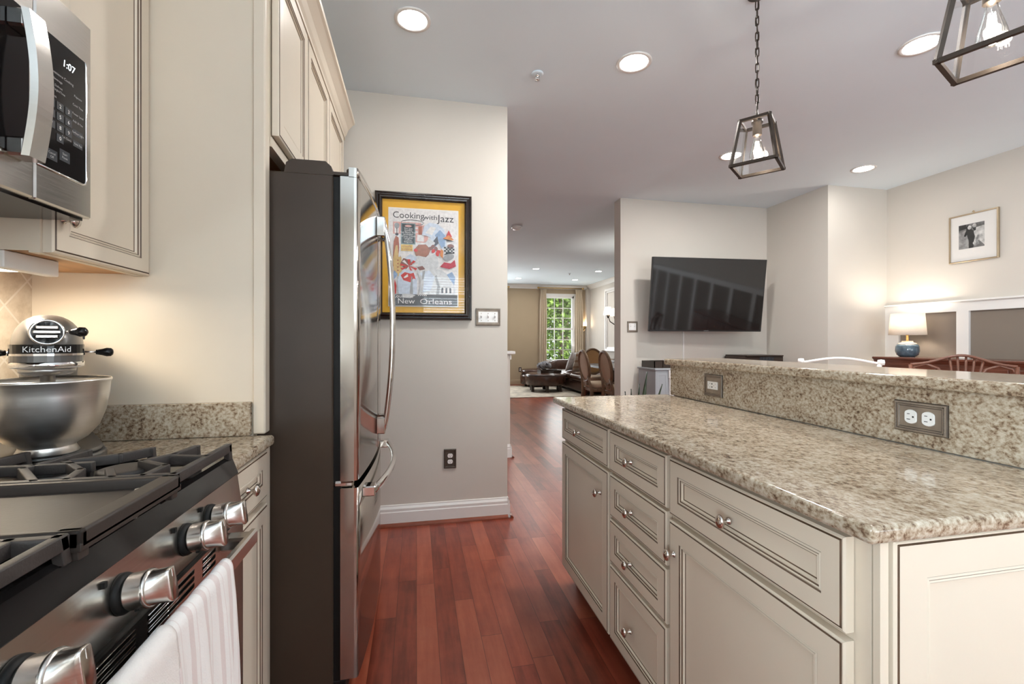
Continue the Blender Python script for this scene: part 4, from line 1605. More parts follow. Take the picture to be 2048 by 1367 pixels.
# hub cover with two grooves, hub knob
b = MB()
hc = Vector((0, -.112, .2985))
b.lathe([(.0270, -.014), (.0275, .006), (.0255, .0085), (.0235, .0075)], hc, (0, -1, .12), seg=36, caps=False)
b.mat(1).lathe([(.0236, .0050), (0, .0050)], hc, (0, -1, .12), seg=36).mat(0)
b.X = Matrix.Translation((0, -.1195, .2995)) @ Matrix.Rotation(R(-7), 4, 'X')
for z in (-.0095, 0, .0095):
    b.box(-.0205 if z == 0 else -.0165, .0205 if z == 0 else .0165, -.0045, .002, z - .0032, z + .0032, c=.0012)
b.X = Matrix.Identity(4)
mb(b, 'hub_cover', ['chrome', 'mixer'], hd)


def lever(p, d, L, name='lever'):
    d = Vector(d).normalized()
    b = MB().mat(1).tube([p, Vector(p) + d * L], .0025, 8)
    b.mat(0).lathe([(0, 0), (.0055, .001), (.0065, .006), (.0078, .012), (.0105, .020), (.0100, .028), (.006, .032), (0, .033)], Vector(p) + d * (L - .004), d, seg=14)
    return mb(b, name, ['black_gloss', 'chrome'], hd)


lever((.026, -.100, .3000), (.75, -.66, .02), .016, 'hub_knob')
lever((.057, .0, .2555), (1, -.1, -.02), .026)
lever((-.057, .0, .2555), (-1, -.1, -.02), .010)
MBt = MB().box(-.004, .004, -.008, .008, -.008, .008)
b = MB()
b.box(.0585, .0625, .055, .075, .285, .300, c=.001)
mb(b, 'side_button', 'plastic_black', hd)
# bowl
b = MB().lathe([(.050, .037), (.052, .040), (.046, .052), (.046, .055), (.066, .068), (.085, .092), (.096, .125), (.1025, .165), (.1045, .190), (.1065, .193), (.1070, .196), (.1055, .1985), (.1035, .197),
                (.1020, .188), (.100, .165), (.0935, .127), (.083, .096), (.064, .072), (.03, .060), (0, .059)], (0, -.05, 0), seg=56)
mb(b, 'bowl', 'bowl')

# ================================================================== FRAMED POSTER
t = root('framed_poster', (.05, 3.0, 1.727), 'framed jazz cooking poster with an orange mount on the kitchen wall', 'framed poster')
FX0, FX1, FZ0, FZ1, FY = -.258, .356, 1.320, 2.135, 3.0095


def picture_frame(b, rect, prof, pl):
    """mitred frame; prof: (inset, height off wall); pl maps (a, z, d) to a point"""
    a0, a1, z0, z1 = rect
    vs, fs = [], []
    for ins, d in prof:
        vs += [pl(a0 + ins, z0 + ins, d), pl(a1 - ins, z0 + ins, d), pl(a1 - ins, z1 - ins, d), pl(a0 + ins, z1 - ins, d)]
    for i in range(len(prof) - 1):
        for k in range(4):
            k2 = (k + 1) % 4
            fs.append((i * 4 + k, i * 4 + k2, (i + 1) * 4 + k2, (i + 1) * 4 + k))
    return b.add(vs, fs)


pl = lambda a, z, d: (a, FY - d, z)
b = picture_frame(MB(), (FX0, FX1, FZ0, FZ1), [(0, 0), (0, .020), (.004, .026), (.010, .027), (.014, .023), (.020, .022), (.030, .030), (.038, .029), (.043, .020), (.046, .016), (.046, .004)], pl)
b.build('frame', 'frame_dark', t)
M['orange'] = mat('mount_orange', (0.80, 0.43, 0.035), 0.7, var=0.02, scale=30)
A = dict(paper=(.80, .77, .76), ink=(.03, .028, .03), pink=(.72, .40, .36), board=(.055, .065, .07), teal=(.20, .28, .29), yellow=(.72, .50, .14), hat=(.62, .69, .80), blue=(.28, .40, .60), skin=(.40, .17, .11),
         skin2=(.26, .12, .10), red=(.62, .05, .045), coat=(.66, .67, .68), grey=(.36, .37, .39), tan=(.68, .47, .20), rust=(.42, .13, .07), shadow=(.10, .10, .12), crim=(.52, .05, .08), night=(.10, .105, .115), orange_d=(.70, .24, .06))
names = list(A)
art_m = []
for k in names:
    M['art_' + k] = mat('print_' + k, A[k], 0.6, var=0.10, scale=60)
    art_m.append('art_' + k)
PX0, PX1, PZ0, PZ1 = -.168, .262, 1.412, 2.030
art = MB()
lay = [0]


def P2(u, v): return (PX0 + (PX1 - PX0) * u, FY - .0075 - lay[0] * .00006, PZ0 + (PZ1 - PZ0) * v)


def poly(c, pts):
    lay[0] += 1
    art.mat(names.index(c)).add([P2(*p) for p in pts], [tuple(range(len(pts)))])


def ell(c, cu, cv, ru, rv, rot=0, n=20):
    poly(c, [(cu + ru * math.cos(a) * math.cos(rot) - rv * math.sin(a) * math.sin(rot), cv + (ru * math.cos(a) * math.sin(rot) + rv * math.sin(a) * math.cos(rot)) * .70) for a in [2 * math.pi * i / n for i in range(n)]])


def rect_(c, u0, u1, v0, v1): poly(c, [(u0, v0), (u1, v0), (u1, v1), (u0, v1)])


def word(c, s, size, u, v, st=1.0, al='CENTER'):
    lay[0] += 1
    art.mat(names.index(c)).text(s, size, P2(u, v), (1, 0, 0), (0, 0, 1), align=al, stretch=st)


rect_('paper', 0, 1, 0, 1)
word('ink', 'Cooking', .058, .275, .935, 1.0)
word('ink', 'with', .044, .595, .925, 1.2)
word('ink', 'Jazz', .066, .825, .918, 1.05)
rect_('pink', .05, .46, .74, .865)
rect_('paper', .07, .13, .75, .85)
rect_('pink', .36, .56, .66, .84)
rect_('rust', .42, .47, .74, .83)
rect_('paper', .40, .50, .67, .74)
ell('grey', .105, .825, .035, .045); rect_('ink', .10, .11, .73, .80); ell('shadow', .105, .735, .025, .02)
for k in range(2):
    rect_('paper', .36, .41, .80 - .04 * k, .815 - .04 * k)
# looping flourish under the title
pts = [(.33 + .165 * math.cos(a), .862 + .028 * math.sin(a)) for a in [2 * math.pi * i / 28 for i in range(29)]]
for p, q in zip(pts, pts[1:]):
    poly('ink', [(p[0], p[1] - .003), (q[0], q[1] - .003), (q[0], q[1] + .003), (p[0], p[1] + .003)])
# menu board
rect_('teal', .165, .375, .635, .855)
rect_('board', .18, .36, .645, .845)
ell('pink', .27, .825, .05, .017)
for k, s in enumerate(('The Jazz', 'Gumbo', 'Red Beans Rice', 'Jambalaya', 'Shrimp Creole', 'Crawfish', 'Coffee', 'Beignets')):
    word('paper', s, .016, .27, .797 - .0195 * k)
rect_('yellow', .165, .335, .565, .632)
word('rust', 'creole', .024, .25, .613); word('rust', 'cuisine', .024, .25, .585)
# tall tan saxophone shape at the left
poly('rust', [(.05, .50), (.06, .66), (.09, .72), (.13, .70), (.14, .60), (.12, .45), (.16, .52), (.15, .40), (.05, .40)])
poly('tan', [(.06, .34), (.05, .48), (.09, .62), (.115, .62), (.13, .50), (.17, .50), (.18, .36), (.13, .30)])
for k in range(4):
    ell('rust', .12, .36 + .035 * k, .012, .010)
# chef: tall floppy white hat, face, coat
poly('hat', [(.47, .74), (.50, .83), (.58, .87), (.70, .86), (.80, .81), (.84, .72), (.83, .62), (.77, .60), (.72, .66), (.66, .60), (.60, .66), (.52, .62), (.60, .72)])
poly('blue', [(.66, .74), (.74, .80), (.82, .74), (.81, .63), (.76, .61), (.72, .68)])
poly('paper', [(.52, .76), (.60, .83), (.68, .82), (.62, .74)])
poly('shadow', [(.64, .68), (.70, .735), (.72, .66), (.66, .62)])
poly('coat', [(.48, .62), (.58, .71), (.67, .66), (.58, .58)])
poly('skin', [(.355, .58), (.42, .635), (.53, .64), (.60, .59), (.57, .535), (.46, .50), (.38, .525)])
poly('skin2', [(.38, .525), (.46, .50), (.57, .535), (.52, .50), (.42, .485)])
ell('red', .38, .575, .03, .022)
for k, (u, v) in enumerate(((.60, .60), (.64, .575), (.68, .60), (.72, .57), (.63, .62), (.70, .545))):
    ell('red' if k % 2 else 'skin2', u, v, .035, .025, k)
poly('coat', [(.30, .50), (.42, .52), (.55, .505), (.66, .545), (.71, .50), (.72, .42), (.66, .36), (.52, .36), (.40, .40)])
poly('hat', [(.20, .48), (.30, .535), (.40, .50), (.36, .45)])
poly('skin2', [(.15, .43), (.20, .49), (.30, .47), (.33, .42), (.24, .38)])
for k in range(9):
    a = k * .7
    poly('red' if k % 3 else 'paper', [(.28, .41), (.28 + .13 * math.cos(a), .41 + .07 * math.sin(a)), (.28 + .13 * math.cos(a + .35), .41 + .07 * math.sin(a + .35))])
poly('skin2', [(.40, .40), (.48, .415), (.52, .38), (.44, .365)])
# apron and red bow, legs
poly('hat', [(.11, .24), (.14, .33), (.22, .37), (.34, .36), (.40, .28), (.40, .12), (.30, .075), (.18, .08), (.12, .14)])
poly('red', [(.16, .31), (.22, .345), (.30, .33), (.36, .29), (.30, .24), (.20, .26)])
poly('red', [(.30, .33), (.35, .34), (.38, .27), (.33, .29)])
poly('paper', [(.20, .29), (.26, .325), (.27, .30), (.22, .28)])
poly('grey', [(.315, .30), (.33, .30), (.34, .12), (.30, .10), (.29, .14)])
poly('red', [(.05, .09), (.075, .27), (.10, .20), (.09, .09)])
poly('blue', [(.03, .30), (.07, .36), (.12, .32), (.07, .27)])
# band at the right: parasol, checked hat, red shirt
poly('red', [(.82, .72), (.87, .80), (.92, .73)]); poly('orange_d', [(.78, .71), (.87, .75), (.95, .70), (.90, .69)]); poly('board', [(.79, .71), (.90, .695), (.96, .68), (.85, .685)])
ell('skin2', .90, .63, .05, .035)
for i in range(6):
    for j in range(4):
        if (i + j) % 2:
            rect_('ink', .80 + .026 * i, .826 + .026 * i, .555 + .017 * j, .572 + .017 * j)
ell('grey', .87, .515, .085, .045, .3)
poly('ink', [(.79, .535), (.87, .575), (.95, .56), (.86, .55)])
poly('crim', [(.74, .41), (.80, .46), (.90, .45), (.96, .49), (.98, .42), (.88, .39)])
poly('orange_d', [(.75, .60), (.79, .58), (.78, .50), (.74, .53)])
poly('coat', [(.40, .36), (.60, .39), (.76, .38), (.90, .30), (.97, .18), (.97, .115), (.42, .115), (.46, .24)])
poly('hat', [(.44, .34), (.58, .37), (.66, .30), (.60, .16), (.48, .14), (.50, .25)])
poly('grey', [(.66, .30), (.68, .33), (.74, .20), (.72, .115), (.68, .115), (.70, .20)])
poly('grey', [(.48, .36), (.52, .37), (.50, .28), (.47, .27)])
poly('blue', [(.84, .33), (.92, .36), (.97, .30), (.95, .22)])
for i in range(6):
    poly('paper' if i % 2 else 'shadow', [(.76 + .030 * i, .19), (.788 + .030 * i, .19), (.788 + .030 * i, .135), (.76 + .030 * i, .135)])
# dark foot with white lettering
rect_('night', 0, 1, 0, .115)
poly('coat', [(.18, .08), (.30, .075), (.38, .105), (.30, .12), (.18, .12)])
for i in range(10):
    for j in range(3):
        if (i + j) % 2:
            rect_('paper', .40 + .014 * i, .413 + .014 * i, .10 + .011 * j, .111 + .011 * j)
word('paper', 'New', .048, .24, .042, 1.15)
word('paper', 'Orleans', .048, .68, .040, 1.35)
word('paper', 'Louisiana', .030, .20, .094, 1.1)
b = MB().box(FX0 + .04, FX1 - .04, FY - .006, FY - .002, FZ0 + .04, FZ1 - .04)
b.build('mount_board', 'orange', t)
b = MB().box(PX0 - .008, PX1 + .008, FY - .0072, FY - .0055, PZ0 - .008, PZ1 + .008)
b.build('mount_bevel', 'mat_white', t)
art.build('printed_sheet', art_m, t, recalc=False)
B(FX0 + .044, FX1 - .044, FY - .0175, FY - .0155, FZ0 + .044, FZ1 - .044).build('glazing', 'pic_glass', t)
# ================================================================== TELEVISION
TVW, TVH = 1.315, .785
t = root('television', (3.078, 4.36, 1.678), 'large black flat television tilted forward on the wall', 'television')
t.rotation_euler = (R(7.3), 0, R(-3.6))


def tv(b, name, m, par=None, **k):
    return b.build(name, m, par or t, local=True, **k)


b = MB().box(-TVW / 2, TVW / 2, 0, .030, -TVH / 2, TVH / 2, c=.003)
b.box(-TVW / 2 + .25, TVW / 2 - .25, .030, .058, -TVH / 2 + .06, TVH / 2 - .25, c=.01)
tv(b, 'housing', 'plastic_black')
b = MB().box(-TVW / 2 + .009, TVW / 2 - .009, -.0015, .001, -TVH / 2 + .016, TVH / 2 - .009)
tv(b, 'screen', 'screen')
b = MB()
b.text('SAMSUNG', .012, (.0, -.002, -TVH / 2 + .008), (1, 0, 0), (0, 0, 1), lift=.0005)
tv(b, 'maker_mark', 'grey_txt')
b = MB()
b.X = Matrix.Rotation(R(3.6), 4, 'Z') @ Matrix.Rotation(R(-7.3), 4, 'X')
for x in (-.18, .18):
    b.box(x - .02, x + .02, .06, .09, -.22, .22)
b.box(-.25, .25, .262, .294, -.12, .12)
b.bar((0, .09, .0), (.0, .28, 0), .06, .04)
b.box(-.22, .22, .07, .10, -.03, .03)
tv(b, 'wall_bracket', 'plastic_black')

# ================================================================== FAMILY PHOTO ON THE RIGHT WALL
t = root('photo_frame', (4.795, 3.08, 2.105), 'black and white photograph in a thin champagne frame with wide white mount', 'picture')
a0, a1, z0, z1 = 2.900, 3.262, 1.888, 2.312
pl = lambda a, z, d: (4.7995 - d, a, z)
b = picture_frame(MB(), (a0, a1, z0, z1), [(0, 0), (0, .020), (.002, .022), (.009, .022), (.011, .018), (.011, .004)], pl)
b.build('frame', 'frame_gold', t)
B(4.789, 4.797, a0 + .009, a1 - .009, z0 + .009, z1 - .009).build('mount', 'mat_white', t)
for k, c in (('p_mid', (.16, .155, .15)), ('p_dark', (.02, .02, .02)), ('p_light', (.55, .54, .52)), ('p_soft', (.30, .295, .29))):
    M[k] = mat('photo_' + k, c, .5, var=.35, scale=28)
ph = MB()
lay2 = [0]


def Q(u, v): return (4.7888 - lay2[0] * .00008, 3.190 - .19 * u, 2.005 + .215 * v)


def pp(m, pts):
    lay2[0] += 1
    ph.mat(m).add([Q(*p) for p in pts], [tuple(range(len(pts)))])


def pe(m, cu, cv, ru, rv, n=18): pp(m, [(cu + ru * math.cos(2 * math.pi * i / n), cv + rv * math.sin(2 * math.pi * i / n)) for i in range(n)])


pp(0, [(0, 0), (1, 0), (1, 1), (0, 1)])
pp(3, [(.0, .0), (.45, .0), (.40, .75), (0, .72)])
pp(2, [(.55, .2), (1, .35), (1, .85), (.62, .80)])
pp(1, [(0, .78), (.3, .82), (.3, 1), (0, 1)])
pp(2, [(.78, .30), (1, .05), (1, .35), (.80, .55)])
pp(1, [(.30, .90), (.36, .96), (.48, .94), (.52, .80), (.46, .74), (.28, .50), (.20, .52), (.30, .75)])
pe(2, .43, .85, .075, .085)
pp(1, [(.32, .72), (.48, .78), (.58, .70), (.64, .45), (.60, .25), (.58, 0), (.40, 0), (.40, .30), (.34, .50)])
pe(2, .62, .90, .075, .085)
pp(1, [(.55, .82), (.68, .82), (.68, .70), (.60, .68)])
pp(3, [(.66, .30), (.74, .50), (.82, .48), (.74, .28), (.82, .12), (.62, .06)])
pe(2, .63, .18, .07, .07)
ph.build('photograph', ['p_mid', 'p_dark', 'p_light', 'p_soft'], t, recalc=False)
B(4.7785, 4.7795, a0 + .010, a1 - .010, z0 + .010, z1 - .010).build('glazing', 'pic_glass', t)
b = MB()
b.tube([(4.792, 3.081, 2.312), (4.790, 3.074, 2.322), (4.792, 3.081, 2.330), (4.790, 3.088, 2.322)], .003, 6)
b.build('hanger', 'brass', t)

# ================================================================== SIDEBOARD AND LAMP
t = root('sideboard', (4.56, 2.6, 0), 'long dark mahogany sideboard standing along the wainscot', 'sideboard')
SX0, SX1, SY0, SY1 = 4.355, 4.770, 1.55, 3.610
B(SX0 - .012, SX1, SY0, SY1 + .012, 1.012, 1.034, c=.005).build('top', 'mahogany', t)
b = MB().box(SX0 + .006, SX1 - .005, SY0 + .02, SY1 - .02, .33, 1.012)
b.prism([(SX0 - .010, 1.012), (SX0 + .006, .985), (SX0 + .03, .985), (SX0 + .03, 1.012)], 'y', SY0 + .01, SY1)
b.build('case', 'mahogany', t)
for i in range(4):
    y0 = SY0 + .05 + i * .49
    o = B(SX0 - .006, SX0 + .006, y0, y0 + .47, .83, .965, c=.003).build('drawer', 'mahogany', t)
    MB().lathe([(.004, 0), (.004, .012), (.012, .016), (.011, .022), (0, .024)], (SX0 - .006, y0 + .235, .90), (-1, 0, 0), seg=14).build('knob', 'brass', o)
    o = B(SX0 - .006, SX0 + .006, y0, y0 + .47, .36, .815, c=.003).build('door', 'mahogany', t)
    MB().lathe([(.004, 0), (.004, .012), (.012, .016), (.011, .022), (0, .024)], (SX0 - .006, y0 + .42, .60), (-1, 0, 0), seg=14).build('knob', 'brass', o)
for x in (SX0 + .03, SX1 - .03):
    for y in (SY0 + .05, SY1 - .05):
        MB().lathe([(.018, 0), (.022, .02), (.016, .06), (.028, .22), (.030, .33)], (x, y, 0), seg=14).build('leg', 'mahogany', t)

t = root('table_lamp', (4.585, 3.475, 1.034), 'table lamp with blue glazed base and white drum shade on the sideboard', 'lamp')
L0 = (4.585, 3.475, 1.034)
MB().lathe([(.055, 0), (.062, .004), (.082, .020), (.092, .055), (.089, .100), (.078, .118), (.075, .119)], L0, seg=40).build('base', 'blue_glaze', t)
MB().lathe([(.077, .1185), (.066, .130), (.045, .137), (.042, .140), (.044, .148), (.038, .150), (0, .150)], L0, seg=32).build('shoulder', 'stone', t)
MB().lathe([(.010, .150), (.010, .200), (.014, .202), (.014, .23), (0, .23)], L0, seg=16).build('neck', 'brass', t)
b = MB().lathe([(.142, .208), (.127, .412)], L0, seg=48, caps=False)
b.tube([(L0[0] + .132 * math.cos(a), L0[1] + .132 * math.sin(a), L0[2] + .38) for a in (0, math.pi)], .0015, 5)
o = b.build('shade', 'shade', t)
s = o.modifiers.new('solid', 'SOLIDIFY'); s.thickness = .002
mshade = M['shade']
bs = mshade.node_tree.nodes['Principled BSDF']
bs.inputs['Transmission Weight'].default_value = 0.0
nt = mshade.node_tree
tr = nt.nodes.new('ShaderNodeBsdfTranslucent'); tr.inputs['Color'].default_value = (.9, .84, .76, 1)
mx_ = nt.nodes.new('ShaderNodeMixShader'); mx_.inputs[0].default_value = .35
nt.links.new(bs.outputs[0], mx_.inputs[1]); nt.links.new(tr.outputs[0], mx_.inputs[2])
nt.links.new(mx_.outputs[0], nt.nodes['Material Output'].inputs['Surface'])
MB().blob((L0[0], L0[1], L0[2] + .285), (.028, .028, .040)).build('bulb', 'bulb_glow', t)
l = bpy.data.lights.new('table_lamp_bulb', 'POINT'); l.energy = 5.5; l.color = (1, .91, .79); l.shadow_soft_size = .05
lo = bpy.data.objects.new('table_lamp_bulb', l); lo.location = (L0[0], L0[1], L0[2] + .345); COL.objects.link(lo)


# ================================================================== DINING CHAIRS BEHIND THE BAR
def chair_local(t, b, name, m):
    return b.build(name, m, t, local=True)


def dining_chair_white(x, y, rz, label):
    """back plane at local y = 0, front at -y; white with scroll ends"""
    t = root('dining_chair', (x, y, 0), label, 'chair', rz)
    s = MB().blob((0, -.23, .45), (.235, .225, .022), .45, 24, 8)
    chair_local(t, s, 'seat', 'chair_white')
    for sx in (-1, 1):
        b = MB().tube([(sx * .19, -.40, 0), (sx * .195, -.41, .25), (sx * .20, -.40, .44)], [.016, .020, .024], 10)
        chair_local(t, b, 'leg', 'chair_white')
        b = MB().tube([(sx * .20, .06, 0), (sx * .20, .0, .44), (sx * .212, .015, .75), (sx * .222, .045, 1.03)], [.017, .022, .018, .015], 10)
        chair_local(t, b, 'leg', 'chair_white')
    b = MB()
    b.tube([(-.222 + .444 * i / 24, .045 - .012 * math.sin(math.pi * i / 24), 1.028 + .034 * math.sin(math.pi * i / 24) ** 1.2) for i in range(25)], .013, 10, flat=.7)
    for sx in (-1, 1):
        b.lathe([(0, -.022), (.018, -.018), (.021, 0), (.018, .018), (0, .022)], (sx * .232, .045, 1.036), (1, 0, 0), seg=16)
    chair_local(t, b, 'top_rail', 'chair_white')
    b = MB()
    for i in range(5):
        xx = -.13 + .065 * i
        b.tube([(xx * .8, .002, .46), (xx, .025, .70), (xx * 1.1, .033, .895)], .008, 8)
    b.tube([(-.212, .03, .895), (0, .024, .90), (.212, .03, .895)], .012, 8)
    chair_local(t, b, 'spindles', 'chair_white')
    b = MB()
    for sx in (-1, 1):
        b.tube([(sx * .195, -.40, .20), (sx * .2, .03, .20)], .010, 8)
    b.tube([(-.195, -.2, .20), (.195, -.2, .20)], .010, 8)
    chair_local(t, b, 'stretcher', 'chair_white')
    return t


def dining_chair_fan(x, y, rz, label):
    t = root('dining_chair', (x, y, 0), label, 'chair', rz)
    s = MB().blob((0, -.23, .455), (.25, .235, .03), .45, 24, 8)
    chair_local(t, s, 'seat', 'linen')
    b = MB()
    b.box(-.24, .24, -.45, .0, .40, .44, c=.006)
    chair_local(t, b, 'seat_frame', 'mahogany_l')
    for sx in (-1, 1):
        chair_local(t, MB().tube([(sx * .21, -.42, 0), (sx * .215, -.43, .25), (sx * .22, -.42, .42)], [.014, .018, .022], 10), 'leg', 'mahogany_l')
        chair_local(t, MB().tube([(sx * .20, .07, 0), (sx * .21, .0, .44), (sx * .235, .02, .80), (sx * .245, .05, 1.025)], [.017, .021, .016, .014], 10, flat=.8), 'leg', 'mahogany_l')
    b = MB()
    pts = []
    for i in range(33):
        s_ = -1 + 2 * i / 32
        pts.append((.245 * s_, .05 - .015 * (1 - s_ * s_), 1.027 + .068 * math.exp(-(s_ * 1.75) ** 2) - .004))
    b.tube(pts, .0125, 10, flat=.7)
    chair_local(t, b, 'top_rail', 'mahogany_l')
    b = MB()
    for k, (xt, zt) in enumerate(((-.055, 1.075), (-.018, 1.088), (.022, 1.088), (.060, 1.072), (.100, 1.058))):
        bx = xt * .25
        b.tube([(bx, .01, .70), (bx + (xt - bx) * .25, .022, .88), (xt * .85, .035, .99), (xt, .042, zt)], .0065, 8)
    for sx in (-1, 1):
        b.tube([(sx * .015, .01, .70), (sx * .05, .022, .90), (sx * .11, .034, 1.005), (sx * .17, .042, 1.030), (sx * .225, .047, 1.010), (sx * .24, .048, .965)], .0075, 8)
        b.tube([(sx * .02, .01, .68), (sx * .10, .020, .82), (sx * .19, .026, .86), (sx * .232, .026, .82)], .007, 8)
    b.lathe([(0, -.02), (.03, -.015), (.034, 0), (.03, .015), (0, .02)], (0, .008, .68), (0, 1, 0), seg=18)
    b.tube([(-.215, .002, .56), (.215, .002, .56)], .012, 8)
    b.tube([(0, .006, .56), (0, .008, .67)], .012, 8)
    chair_local(t, b, 'fan_back', 'mahogany_l')
    return t


dining_chair_white(2.915, 2.655, R(-42), 'white dining chair with curved top rail showing above the bar')
dining_chair_fan(3.385, 2.235, R(-50), 'brown wooden dining chair with fan shaped back in front of the sideboard')

# dark media cabinet in the corner by the television, seen just above the bar
t = root('media_cabinet', (3.72, 4.47, 0), 'low dark cabinet showing above the bar, right below the television', 'cabinet')
B(3.475, 3.965, 4.30, 4.635, .0, 1.016, c=.006).build('case', 'wood_dark', t)
B(3.490, 3.955, 4.285, 4.637, 1.016, 1.030, c=.003).build('lid', 'wood_dark', t)
b = MB()
for i in range(12):
    b.box(3.66 + i * .015, 3.668 + i * .015, 4.292, 4.30, .90, 1.012)
b.build('louvre', 'key_grey', t)
# narrow blue grey cabinet with a dark tray on it
t = root('narrow_cabinet', (2.50, 4.34, 0), 'narrow blue grey painted cabinet left of the raised bar', 'cabinet')
b = MB().box(2.385, 2.70, 4.24, 4.60, 0, .885)
b.build('case', 'blue_grey', t)
B(2.372, 2.712, 4.225, 4.61, .885, .905, c=.004).build('top', 'blue_grey', t)
b = MB()
panel_face(b, (2.392, 4.238, .06), (1, 0, 0), (0, 0, 1), (0, -1, 0), .135, .80, .028, .012)
b.build('door', ['blue_grey', 'blue_grey'], t)
b = MB().box(2.532, 2.575, 4.215, 4.239, 0, .885, c=.004)
b.box(2.525, 2.582, 4.210, 4.239, .80, .885, c=.004)
b.build('pilaster', 'trim', t)
t = root('storage_tray', (2.48, 4.40, .905), 'dark brown box tray on top of the narrow blue grey cabinet', 'tray')
b = MB().box(2.395, 2.66, 4.28, 4.55, .905, .912)
for a in ((2.395, 2.403, 4.28, 4.55), (2.652, 2.66, 4.28, 4.55), (2.395, 2.66, 4.28, 4.288), (2.395, 2.66, 4.542, 4.55), (2.488, 2.494, 4.28, 4.55)):
    b.box(*a, .912, .975)
b.build('tray_box', 'wood_dark', t)


# snake plant on the floor behind the island end
t = root('snake_plant', (1.70, 3.25, 0), 'potted snake plant with pointed dark leaves behind the island end', 'plant')
MB().lathe([(.11, 0), (.13, .02), (.16, .28), (.165, .30), (.150, .30), (.145, .28), (0, .27)], (1.70, 3.25, 0), seg=32).build('pot', 'pot', t)


def blade(base, tip, w, lean, m='leaf'):
    b = MB()
    base, tip = Vector(base), Vector(tip)

    def fn(u, v):
        c = base.lerp(tip, u) + Vector(lean) * (u * u - u) * 1.0
        ww = w * (1 - u ** 2.6) * (.55 + .45 * math.sin(min(1, u * 2) * math.pi / 2))
        s = (v - .5) * 2
        return (c.x + s * ww * .95, c.y + abs(s) * ww * .25 - .012 * (1 - s * s) + s * ww * .3, c.z)
    b.surf(14, 5, fn)
    o = b.build('leaf', m, t)
    k = o.modifiers.new('solid', 'SOLIDIFY'); k.thickness = .003
    return o


for (bx, by, tx, ty, tz, w) in ((1.70, 3.25, 1.765, 3.27, .945, .040), (1.68, 3.24, 1.690, 3.25, .853, .026), (1.66, 3.24, 1.605, 3.22, .818, .028), (1.65, 3.25, 1.555, 3.22, .800, .024), (1.74, 3.26, 1.895, 3.27, .845, .036), (1.72, 3.28, 1.73, 3.33, .76, .026), (1.69, 3.21, 1.66, 3.17, .70, .026), (1.73, 3.22, 1.80, 3.16, .72, .026)):
    blade((bx, by, .265), (tx, ty, tz), w, (.02, 0, 0))

# ================================================================== LIVING ROOM
def oval_chair(x, y, rz, label, cloth='linen'):
    """oval back dining chair; back plane near local y=0, sitter faces -y"""
    t = root('oval_back_chair', (x, y, 0), label, 'chair', rz, 'oval back chairs at the far dining table')
    tilt = Matrix.Rotation(R(-9), 4, 'X')
    rim, pad = MB(), MB()
    rim.X = pad.X = Matrix.Translation((0, .0, .47)) @ tilt
    n = 36
    rim.tube([(.205 * math.cos(2 * math.pi * i / n), 0, .315 + .250 * math.sin(2 * math.pi * i / n)) for i in range(n)], .026, 8, closed=True, flat=.8)
    rim.box(-.035, .035, -.02, .02, .0, .075)
    pad.blob((0, 0, .315), (.188, .018, .233), 1.0, 28, 14)
    chair_local(t, rim, 'back_frame', 'oak')
    chair_local(t, pad, 'backrest', cloth)
    chair_local(t, MB().blob((0, -.24, .47), (.245, .235, .055), .55, 28, 10), 'seat', 'linen')
    b = MB().box(-.235, .235, -.46, -.01, .375, .43, c=.01)
    chair_local(t, b, 'seat_rail', 'oak')
    for sx in (-1, 1):
        chair_local(t, MB().lathe([(.012, 0), (.016, .05), (.024, .33), (.019, .34), (.028, .36), (.028, .40)], (sx * .205, -.43, 0), seg=14), 'leg', 'oak')
        chair_local(t, MB().tube([(sx * .19, .06, 0), (sx * .19, .0, .36), (sx * .17, .02, .50), (sx * .15, .045, .63)], [.017, .024, .022, .018], 10), 'leg', 'oak')
    return t


oval_chair(2.74, 7.05, R(90), 'oval back dining chair nearer the sofa, seen from behind at left')
oval_chair(2.84, 6.42, R(90), 'oval back dining chair closest to the doorway edge')
oval_chair(3.47, 8.55, R(0), 'dining chair with tan woven oval back at the far end of the table', 'cane')
t = root('dining_table', (3.52, 7.1, 0), 'dark wooden dining table mostly hidden behind the oval back chairs', 'table')
MB().prism([(3.52 + .50 * math.copysign(abs(math.cos(a)) ** .5, math.cos(a)), 7.1 + 1.15 * math.copysign(abs(math.sin(a)) ** .6, math.sin(a))) for a in [2 * math.pi * i / 40 for i in range(40)]], 'z', .725, .76).build('tabletop', 'wood_dark', t)
for y in (6.5, 7.7):
    MB().lathe([(.22, 0), (.20, .04), (.07, .08), (.06, .3), (.10, .45), (.06, .6), (.12, .725)], (3.52, y, 0), seg=24).build('pedestal', 'wood_dark', t)

